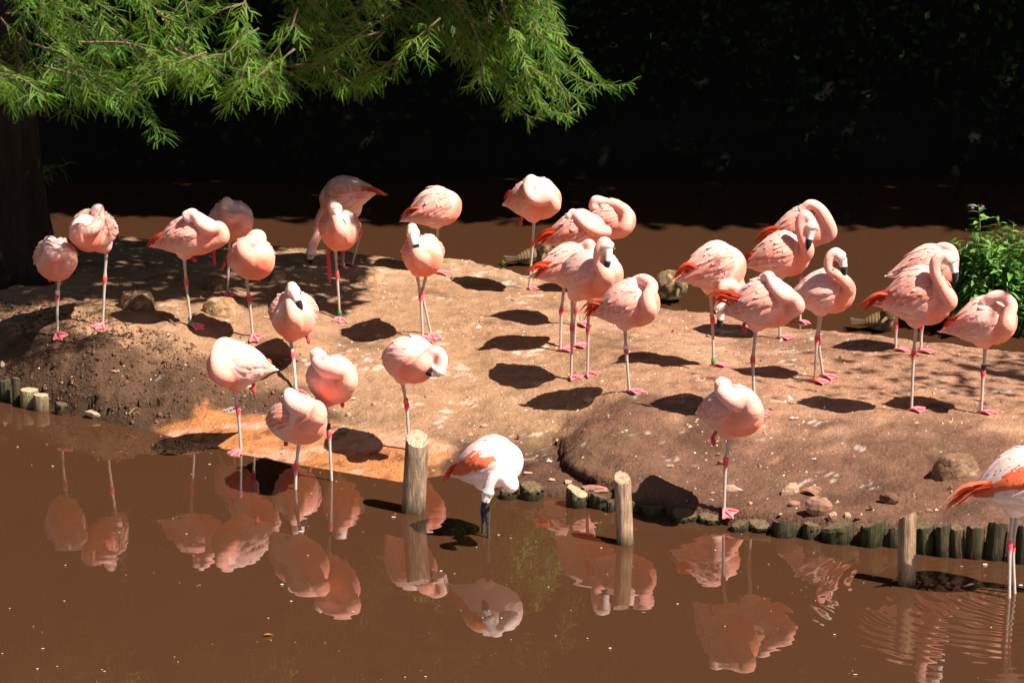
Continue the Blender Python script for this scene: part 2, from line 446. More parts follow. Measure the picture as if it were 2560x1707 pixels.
# ------------------------------------------------------------------ flamingos
C_WHITE, C_PINK, C_SALM, C_CORAL = np.array([.91, .70, .63]), np.array([.88, .43, .345]), np.array([.84, .30, .20]), np.array([.80, .15, .055])
C_RED, C_GREY, C_KNEE, C_FOOT, C_BLACK = np.array([.78, .075, .02]), np.array([.45, .36, .30]), np.array([.70, .06, .08]), np.array([.82, .17, .19]), np.array([.012, .011, .012])
PT = np.array([0, .04, .1, .2, .32, .45, .6, .75, .88, 1.0])
PW = np.array([0.02, .40, .63, .86, .98, 1.0, .9, .66, .38, .10])
PU = np.array([0.02, .36, .58, .82, .97, 1.0, .88, .62, .33, .07])
PD = np.array([0.02, .44, .70, .93, 1.0, .96, .80, .54, .27, .06])
FL_GROUP = 'flamingos resting on the muddy island'

class Bird:
    def torso(s, t, th):                              # t 0 breast .. 1 tail; th 0 top, +-pi/2 sides, pi belly
        t = np.asarray(t, float); th = np.asarray(th, float)
        tc = np.clip(t, 0, 1)
        w, u, d = np.interp(tc, PT, PW) * s.W, np.interp(tc, PT, PU) * s.Hh, np.interp(tc, PT, PD) * s.Hh
        lobe = 1 + .075 * sst(.18, .34, tc) * (1 - sst(.82, .98, tc)) * sst(.05, .35, np.abs(th)) * (1 - sst(1.42 - .25 * tc, 1.60 - .25 * tc, np.abs(th)))
        w, u, d = w * lobe, u * lobe, d * lobe
        cz = np.cos(th); h = np.where(cz > 0, u, d) * cz
        a = s.L * (.5 - t)
        drop = -.10 * s.L * np.clip(t - .45, 0, 1) ** 1.3   # rear droops
        return s.c + a[..., None] * s.ax + (w * np.sin(th))[..., None] * s.sd + (h + drop)[..., None] * s.up
    def torso_mesh(s):
        n, m = 30, 26
        ts = np.linspace(0, 1, n) ** 1.0
        ts = .5 - .5 * np.cos(np.pi * ts)
        th = np.linspace(0, 2 * np.pi, m, endpoint=False)
        T, H = np.meshgrid(ts, th, indexing='ij')
        V = s.torso(T, H).reshape(-1, 3)
        F = [[i * m + j, (i + 1) * m + j, (i + 1) * m + (j + 1) % m, i * m + (j + 1) % m] for i in range(n - 1) for j in range(m)]
        V = np.vstack([V, s.torso(np.array([0.]), np.array([0.])), s.torso(np.array([1.]), np.array([0.]))])
        F += [[j, (j + 1) % m, n * m] for j in range(m)]
        F += [[(n - 1) * m + (j + 1) % m, (n - 1) * m + j, n * m + 1] for j in range(m)]
        return V, F
    def hit(s, px, py):                               # camera ray against the torso ellipsoid -> depth y or None
        d = ray(px, py); o = CAMP - s.c
        A = np.array([s.ax / (s.L * .5), s.sd / s.W, s.up / s.Hh])
        d2, o2 = A @ d, A @ o
        a, b, c = d2 @ d2, 2 * d2 @ o2, o2 @ o2 - 1
        q = b * b - 4 * a * c
        if q < 0: return None
        t = (-b - math.sqrt(q)) / (2 * a)
        return (CAMP + d * t)[1]

def feather(V0, path, nrm, side, w, c0, c1, mb, tipw=.25, curl=.35):
    """one vane following path (k x 3); three vertices across, edges tucked in"""
    k = len(path)
    prof = np.interp(np.linspace(0, 1, k), [0, .25, .7, 1], [.55, 1, .9, tipw]) * w
    V, C = [], []
    for i in range(k):
        f = i / (k - 1)
        base = path[i]
        V += [base - side[i] * prof[i] - nrm[i] * prof[i] * curl, base, base + side[i] * prof[i] - nrm[i] * prof[i] * curl]
        c = c0 * (1 - f) + c1 * f
        g_ = max(0., (f - .7) / .3)
        ce = c0 * (1 - g_) + c1 * g_; cm = (c0 * .5 + c1 * .5) * (1 - g_) + (c0 * .12 + c1 * .88) * g_
        C += [ce, cm, ce]
    F = []
    for i in range(k - 1):
        F += [[3 * i, 3 * i + 1, 3 * i + 4, 3 * i + 3], [3 * i + 1, 3 * i + 2, 3 * i + 5, 3 * i + 4]]
    mb.add(np.array(V), F, np.array(C))

def voxel_body(parts, vox, it):
    V, F, n = [], [], 0
    for v, f in parts:
        V.append(v); F += [[i + n for i in q] for q in f]; n += len(v)
    me = new_mesh('tmp', np.concatenate(V), F)
    o = bpy.data.objects.new('tmp', me); COL.objects.link(o)
    r = o.modifiers.new('r', 'REMESH'); r.mode = 'VOXEL'; r.voxel_size = vox
    sm = o.modifiers.new('s', 'SMOOTH'); sm.factor = .5; sm.iterations = it
    dg = bpy.context.evaluated_depsgraph_get()
    ev = o.evaluated_get(dg); m2 = ev.to_mesh()
    nv = len(m2.vertices); co = np.empty(nv * 3, np.float32); m2.vertices.foreach_get('co', co)
    F2 = np.empty(len(m2.loops), np.int32); m2.loops.foreach_get('vertex_index', F2)
    lt = np.empty(len(m2.polygons), np.int32); m2.polygons.foreach_get('loop_total', lt)
    ev.to_mesh_clear()
    bpy.data.objects.remove(o); bpy.data.meshes.remove(me)
    F2 = F2.reshape(-1, 4) if (lt == 4).all() else [list(x) for x in np.split(F2, np.cumsum(lt)[:-1])]
    return co.reshape(-1, 3).astype(float), F2

def foot_mesh(mb, p, yaw, size, col, flat=True):
    """three webbed toes and a hind toe, laid on the ground"""
    f = np.array([math.cos(yaw), math.sin(yaw), 0]); r = np.array([-math.sin(yaw), math.cos(yaw), 0])
    tips = []
    for a, l in ((-.62, .92), (0, 1.05), (.62, .92)):
        q = p + (f * math.cos(a) + r * math.sin(a)) * size * l
        q[2] = min(max(tz(q[0], q[1]) + .004, p[2] - .012), p[2] + .015)
        tips.append(q)
        mid = (p + q) / 2 + np.array([0, 0, .012]); top = p + np.array([0, 0, .012])
        v, F = tube(spline([top, mid, q + np.array([0, 0, .004])], 6), np.linspace(.0085, .004, 6), 6)
        mb.add(v, F, col)
    for a, b in ((0, 1), (1, 2)):
        A, B = tips[a], tips[b]
        m = (A + B) / 2 * .82 + p * .18
        up = np.array([0, 0, .006])
        h = p + up * 1.8
        mb.add(np.array([h, A + up * .6, m + up, B + up * .6, h - up * .8, A - up * .2, m, B - up * .2]),
               [[0, 1, 2, 3], [7, 6, 5, 4], [1, 5, 6, 2], [2, 6, 7, 3]], col * .95)
    q = p - f * size * .28; q[2] = p[2] + .004
    v, F = tube(np.array([p + [0, 0, .015], q]), [.005, .003], 5); mb.add(v, F, col)

def flamingo(z, bbox, yaw, foot, neck, label, legs, tail=None, bill=None, tuck=None, pitch=10., nr=1., wet=False, bands=(), white=False, seed=0, tucked=True,
             legcol=None, dy=0., off=0., feet=None, red=1.0, free=0):
    rs = np.random.RandomState(seed + 5)
    s = Bird()
    fp = PX(z, *foot)
    F0 = at_z(*fp) if wet else on_ground(*fp)
    y0 = F0[1] + dy
    psi = rad(yaw); sc = pxm(y0) * (1 / ZOOMS[z][2])   # zoom px per metre
    x0, x1, ya, yb = bbox
    ex, ey = (x1 - x0) / 2 / sc * CP, (yb - ya) / 2 / sc * CP
    s.W, s.L = .118, .44
    if abs(math.cos(psi)) < .62:
        s.W = math.sqrt(max(ex ** 2 - (s.L / 2 * math.cos(psi)) ** 2, .008)) / max(abs(math.sin(psi)), .5)
        s.W = min(max(s.W, .10), .165)
    else:
        s.L = 2 * math.sqrt(max(ex ** 2 - (s.W * math.sin(psi)) ** 2, .02)) / abs(math.cos(psi))
        s.L = min(max(s.L, .34), .56)
    dep = math.hypot(s.L / 2 * math.sin(psi), s.W * math.cos(psi))
    s.Hh = math.sqrt(max(ey ** 2 - (dep * SP) ** 2, .008)) / CP
    s.Hh = min(max(s.Hh, .105), .18)
    pr = rad(pitch)
    s.ax = np.array([math.cos(psi) * math.cos(pr), math.sin(psi) * math.cos(pr), math.sin(pr)])
    s.sd = np.array([-math.sin(psi), math.cos(psi), 0.])
    s.up = np.cross(s.ax, s.sd)
    cpx = PX(z, (x0 + x1) / 2, (ya + yb) / 2)
    s.c = at_y(*cpx, y0)
    # ---- neck
    npts, r_base = [], np.interp(np.linspace(0, 1, len(neck)), [0, .2, .5, .85, 1], [.045, .035, .0285, .026, .027]) * nr
    ys = []
    for i, p in enumerate(neck):
        px = PX(z, p[0], p[1])
        if len(p) > 2:
            h = s.hit(*px); yy = y0 + p[2] - (.016 if p[2] < -.14 else 0)
            ys.append(yy if h is None or p[2] > -.08 else min(yy, h - r_base[i] * .6 - .009))
        else:
            h = s.hit(*px)
            ys.append(None if h is None else h - r_base[i] * (.66 if 0 < i < len(neck) - 1 else .3) - .009)
    known = [(i, v) for i, v in enumerate(ys) if v is not None] or [(0, y0 - .05)]
    ys = [float(np.interp(i, [k for k, _ in known], [v for _, v in known])) if v is None else v for i, v in enumerate(ys)]
    for i, p in enumerate(neck):
        npts.append(at_y(*PX(z, p[0], p[1]), ys[i]))
    npts = np.array(npts)
    npts[0] = npts[0] * .6 + s.c * .25 + (s.c + s.ax * s.L * .3) * .15
    if not bill:
        npts[-1] = npts[-1] * .85 + s.c * .15
    NS = 44
    np_s = spline(npts, NS)
    nr_s = np.interp(np.linspace(0, 1, NS), np.linspace(0, 1, len(neck)), r_base)
    # head swelling at the end
    e = np.linspace(0, 1, NS)
    nr_s = nr_s + .008 * np.exp(-((e - .955) / .045) ** 2)
    parts = [s.torso_mesh(), tube(np_s, nr_s, 14)]
    # ---- legs (hip, knee, foot) in zoom pixels
    lm = MB()
    bandpts = []
    lc = C_GREY if legcol is None else np.array(legcol)
    for li, (hp, kn, ft) in enumerate(legs):
        fpx = PX(z, *ft)
        if feet and feet[li] is None:
            fw = at_z(*fpx, z=0) if wet else on_ground(*fpx)
        else:
            fw = at_z(*fpx) if wet else on_ground(*fpx)
        yl = fw[1]
        hw = at_y(*PX(z, *hp), y0 * .7 + yl * .3); kw = at_y(*PX(z, *kn), y0 * .4 + yl * .6)
        hw_in = hw + (s.c - hw) * .35
        parts.append(tube(spline([hw_in, hw * .75 + hw_in * .25, hw + (kw - hw) * .04], 7), np.linspace(.06, .014, 7), 10))
        d = (kw - hw); fd = fw - kw
        if wet:
            fw = fw + fd / max(np.linalg.norm(fd), 1e-3) * .10
        # shin
        leg = np.vstack([hw_in * .3 + hw * .7, hw, hw + d * .5, kw - d / np.linalg.norm(d) * .035, kw, kw + fd / np.linalg.norm(fd) * .035, kw + fd * .5, fw + (kw - fw) * .06, fw + np.array([0, 0, .008])])
        rr = np.array([.011, .010, .0075, .008, .0125, .008, .0068, .007, .009])
        lp = spline(np.hstack([leg, rr[:, None]]), 34)
        v, f = tube(lp[:, :3], lp[:, 3], 8)
        u = np.linspace(0, 8, 34)
        kk = np.exp(-((u - 4) / .66) ** 4)[:, None] if legcol is None else np.zeros((34, 1))
        ff = sst(7.1, 8, u)[:, None] if legcol is None else np.zeros((34, 1))
        c = lc * (1 - kk) + C_KNEE * kk
        c = c * (1 - ff) + C_FOOT * ff
        lm.add(v, f, np.vstack([np.repeat(c, 8, 0), c[:1], c[-1:]]))
        if not wet:
            fyaw = psi if abs(math.sin(psi)) < .95 else psi + rs.uniform(-.3, .3)
            foot_mesh(lm, fw, fyaw * .8 - .25, .072, C_FOOT if legcol is None else lc)
        bandpts.append((kw, fw, hw))
    if tuck:                                          # folded leg tip peeping out of the belly plumage
        a = at_y(*PX(z, *tuck[0]), y0 - .02); b = at_y(*PX(z, *tuck[1]), y0 - .03)
        top = a + (s.c - a) * .3
        v, f = tube(spline([top, a, (a + b) / 2, b], 10), np.interp(np.linspace(0, 1, 10), [0, .4, .75, 1], [.008, .009, .011, .004]), 7)
        lm.add(v, f, C_KNEE * .75)
    # ---- bill
    bm = MB()
    if bill:
        hd = np_s[-1]
        bp = [hd]
        for p in bill:
            h = s.hit(*PX(z, p[0], p[1])); yy = y0 + p[2] - (.02 if p[2] < -.17 else 0)
            bp.append(at_y(*PX(z, p[0], p[1]), yy if h is None or p[2] > -.08 else min(yy, h - .026)))
        q = spline(np.array(bp), 14)
        br = np.interp(np.linspace(0, 1, 14), [0, .25, .6, .82, 1], [.026, .019, .0165, .014, .004])
        v, f = tube(q, br, 9)
        k = np.linspace(0, 1, 14)[:, None]
        c = np.where(k < .3, C_WHITE * .95, np.where(k < .50, np.array([.78, .66, .60]), C_BLACK))
        bm.add(v, f, np.vstack([np.repeat(c, 9, 0), c[:1], c[-1:]]))
        hdir = q[3] - np_s[-4]; hdir /= np.linalg.norm(hdir)
        toc = CAMP - hd; toc /= np.linalg.norm(toc)
        sd = np.cross(hdir, [0, 0, 1.]); sd /= np.linalg.norm(sd) + 1e-9
        for sg in (-1, 1):
            v, f = ellipsoid(hd + sd * sg * .0325 + hdir * .004, np.array([.0055, 0, 0]), np.array([0, .0055, 0]), np.array([0, 0, .0055]), 8, 5)
            bm.add(v, f, np.array([.5, .32, .08]) * .4)
    V, F = voxel_body(parts, .0062, 3)
    # ---- colour of the plumage
    rel = V - s.c
    a = rel @ s.ax / (s.L / 2); b = rel @ s.up / s.Hh
    D = np.linalg.norm(V[:, None] - np_s[None], axis=2) / nr_s[None]
    ni = D.argmin(1); dn = D.min(1)
    nw = 1 - sst(1.08, 1.4, dn)
    tint = rs.uniform(-.05, .10)
    cor = sst(.0, .9, a * .78 - b * .5 + .12 * vnoise(V[:, 0] * 3, V[:, 2] * 3, .2, seed)) * (.2 if white else .95 + tint)
    base = C_PINK * .55 + C_WHITE * .45 if not white else C_WHITE * .85 + C_PINK * .15
    if red < .65 and not white: base = base * .4 + C_WHITE * .6
    base = base * (1 - tint) + C_SALM * tint if tint > 0 else base
    hi = sst(-.25, .65, b + .25 * vnoise(V[:, 0], V[:, 2], .05, seed + 3))[:, None]  # upper side whitened: sunlit brightness put into the plumage colour
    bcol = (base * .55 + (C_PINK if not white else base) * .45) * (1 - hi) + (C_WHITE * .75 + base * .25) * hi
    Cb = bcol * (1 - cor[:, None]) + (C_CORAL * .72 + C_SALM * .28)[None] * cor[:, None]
    u = ni / (NS - 1)
    ncol = np.stack([np.interp(u, [0, .25, .6, 1], [(C_CORAL * .4 + C_SALM * .6)[k], (C_SALM * .55 + C_PINK * .45)[k], (C_PINK * .8 + C_SALM * .2)[k], (C_WHITE * .6 + C_PINK * .4)[k]]) for k in range(3)], 1)
    if white:
        ncol = np.stack([np.interp(u, [0, .5, 1], [base[k], base[k], (.42, .38, .36)[k]]) for k in range(3)], 1)
    Cb = Cb * (1 - nw[:, None]) + ncol * nw[:, None]
    mb = MB()
    mb.v.append(V); mb.c.append(Cb); mb.f = [list(q) for q in F]; mb.n = len(V)
    for sub in (lm, bm):
        if sub.n:
            vv, cc = np.concatenate(sub.v), np.concatenate(sub.c)
            mb.add(vv, sub.f, cc)
    me = mb.mesh('flamingo')
    base_loc = Vector((float(F0[0]), float(F0[1]), float(F0[2])))
    recenter(me, base_loc)
    ob = link('flamingo', me, M_PLUM, label=label, cat='flamingo', group=FL_GROUP)
    ob.location = base_loc
    def child(name, mbx, mat, kind=None):
        m = mbx.mesh(name); recenter(m, base_loc)
        return link(name, m, mat, parent=ob, kind=kind)
    # ---- wing feathers: overlapping rows, each vane follows the body surface
    for sg in (-1, 1):
        fm = MB()
        rows = 9
        for ri in range(rows - 1, -1, -1):
            t0 = .20 + .062 * ri
            ln = .20 + .06 * ri / rows + (.05 if ri > 5 else 0)
            ncol_ = 9
            for ci in range(ncol_):
                th = sg * (.10 + 1.50 * (ci + .5 * (ri % 2) + rs.uniform(-.25, .25)) / ncol_ - .12 * ri / rows)
                if abs(th) < .05: continue
                tt = t0 + rs.uniform(-.018, .018)
                l2 = ln * rs.uniform(.85, 1.12)
                k = 5
                ts = np.linspace(tt, tt + l2, k)
                ths = th + sg * np.linspace(0, .16, k) * rs.uniform(.2, 1.6)
                P = s.torso(ts, ths)
                e1 = s.torso(ts, ths + .05) - P; e1 /= np.linalg.norm(e1, axis=1)[:, None] + 1e-9
                tg = np.gradient(P, axis=0); tg /= np.linalg.norm(tg, axis=1)[:, None] + 1e-9
                nn = np.cross(e1, tg); nn /= np.linalg.norm(nn, axis=1)[:, None] + 1e-9
                sgn = np.sign(np.sum(nn * (P - (s.c - s.ax * .0)), axis=1)); sgn[sgn == 0] = 1
                nn = nn * sgn[:, None]
                ruf = rs.uniform(.003, .009) if rs.rand() < (.0 if white else .2) else 0.
                lift = (np.array([-.004, .002, .003, .0034, .003]) + ruf * np.linspace(0, 1, 5) ** 2 + .0003 * (rows - ri) + rs.uniform(0, .002))[:, None]
                P = P + nn * lift
                deep = rs.uniform(.3, 1.) * (1.3 if ri > 3 else .9)
                wcov = .35 + .65 * min(1, abs(th) / .8)
                c0 = C_SALM * (1 - .8 * min(deep, 1.1)) + C_CORAL * .8 * min(deep, 1.1)
                c1 = C_WHITE * (.96 if abs(th) < .9 else .8) + C_PINK * (.04 if abs(th) < .9 else .2)  # vanes on the back whiter, sunlit top put into their colour
                c1 = c1 * (1 - .35 * tint * 3) + C_SALM * .35 * tint * 3 if tint > 0 else c1
                c0 = c0 * wcov * red + c1 * (1 - wcov * red)
                if white:
                    band = .80 < abs(th) < 1.45 and ri > 0 or .95 < abs(th) < 1.4
                    c0 = C_CORAL * 1.0 if band else np.array([.85, .54, .46])
                    c1 = (C_CORAL * .8 + C_SALM * .2) if band else np.array([.88, .68, .62])
                feather(None, P, nn, e1, rs.uniform(.012, .018), c0, c1, fm, tipw=.25)
        for ri in range(6, -1, -1):                   # soft contour feathers of flank and belly
            for ci in range(4):
                th = sg * (1.62 + .30 * (ci + .5 * (ri % 2)) + rs.uniform(-.08, .08)); tt = .28 + .075 * ri + rs.uniform(-.02, .02)
                k = 4; ts = np.linspace(tt, tt + rs.uniform(.15, .22), k); ths = th + sg * np.linspace(0, .12, k) * rs.uniform(-1, 1)
                P = s.torso(ts, ths)
                e1 = s.torso(ts, ths + .05) - P; e1 /= np.linalg.norm(e1, axis=1)[:, None] + 1e-9
                tg = np.gradient(P, axis=0); tg /= np.linalg.norm(tg, axis=1)[:, None] + 1e-9
                nn = np.cross(e1, tg); nn *= np.sign(np.sum(nn * (P - s.c), axis=1))[:, None]
                P = P + nn * (np.array([-.005, .001, .002, .0025]) + rs.uniform(-.001, .001))[:, None]
                q_ = max(0., .9 - 1.6 * tt) * (0 if white else 1)
                cb = (base * .7 + C_SALM * .3) * (1 - q_) + C_SALM * q_ if not white else base
                feather(None, P, nn, e1, rs.uniform(.014, .022), cb * .97, base * .8 + C_WHITE * .2, fm, tipw=.3)
        child('wing_feathers', fm, M_FEAT, 'stuff')
    # ---- tail and flight feathers
    tm = MB()
    tails = tail or []
    vis = 1 if s.sd @ (CAMP - s.c) > 0 else -1
    for ti, tp in enumerate(tails):
        rear = y0 + (-s.ax[1]) * (s.L * .5 + .05)
        tip = at_y(*PX(z, *tp), rear - .02 * ti)
        for q in range(3):
            st = s.torso(np.array([.62 + .07 * q + .04 * ti]), np.array([vis * (1.0 + .16 * q + .1 * (ti % 3))]))[0] - s.sd * vis * .012
            tq = tip + rs.uniform(-1, 1, 3) * [.006, .008, .007] + (st - tip) * (.12 * q * rs.uniform(.6, 1.3))
            midp = st * .42 + tq * .58 + s.up * .028
            P = spline([st, midp, tq], 8)
            tg = np.gradient(P, axis=0); tg /= np.linalg.norm(tg, axis=1)[:, None]
            nn0 = s.sd * vis * .75 + s.up * .65
            e1 = np.cross(tg, nn0); e1 /= np.linalg.norm(e1, axis=1)[:, None]
            nn = np.cross(e1, tg); nn *= np.sign(nn @ nn0)[:, None]
            P = P + nn0 * .002 * (2 - q)
            cc = C_RED * rs.uniform(.7, 1.1) if rs.rand() < .7 else C_CORAL * .75 + C_SALM * .25
            feather(None, P, nn, e1, rs.uniform(.0065, .0095), cc * .75, cc, tm, tipw=.1, curl=.35)
    # short pale tail coverts that fray the rear outline
    for q in range(12):
        th = rs.uniform(-2.6, 2.6)
        P0 = s.torso(np.array([.78, .9]), np.array([th, th]))
        e = P0[1] - P0[0]; e /= np.linalg.norm(e)
        tip = P0[1] + e * rs.uniform(.02, .06) - s.ax * .02
        P = spline([P0[0], P0[1], tip], 5)
        tg = np.gradient(P, axis=0); tg /= np.linalg.norm(tg, axis=1)[:, None]
        e1 = np.cross(tg, P0[0] - s.c + s.ax * .1); e1 /= np.linalg.norm(e1, axis=1)[:, None]
        nn = np.cross(e1, tg)
        feather(None, P, nn, e1, .011, base * .97, C_WHITE, tm, tipw=.2)
    child('tail_feathers', tm, M_FEAT, 'stuff')
    # ---- leg bands
    for li, pos, col in bands:
        kw, fw, hw = bandpts[li]
        p = kw + (fw - kw) * pos if pos >= 0 else kw + (hw - kw) * (-pos)
        dr = (fw - kw) / np.linalg.norm(fw - kw)
        v, f = tube(np.array([p - dr * .013, p - dr * .012, p + dr * .012, p + dr * .013]), [.0095, .0115, .0115, .0095], 10)
        bb = MB(); bb.add(v, f, np.array(col))
        child('leg_band', bb, M_BAND)
    return ob

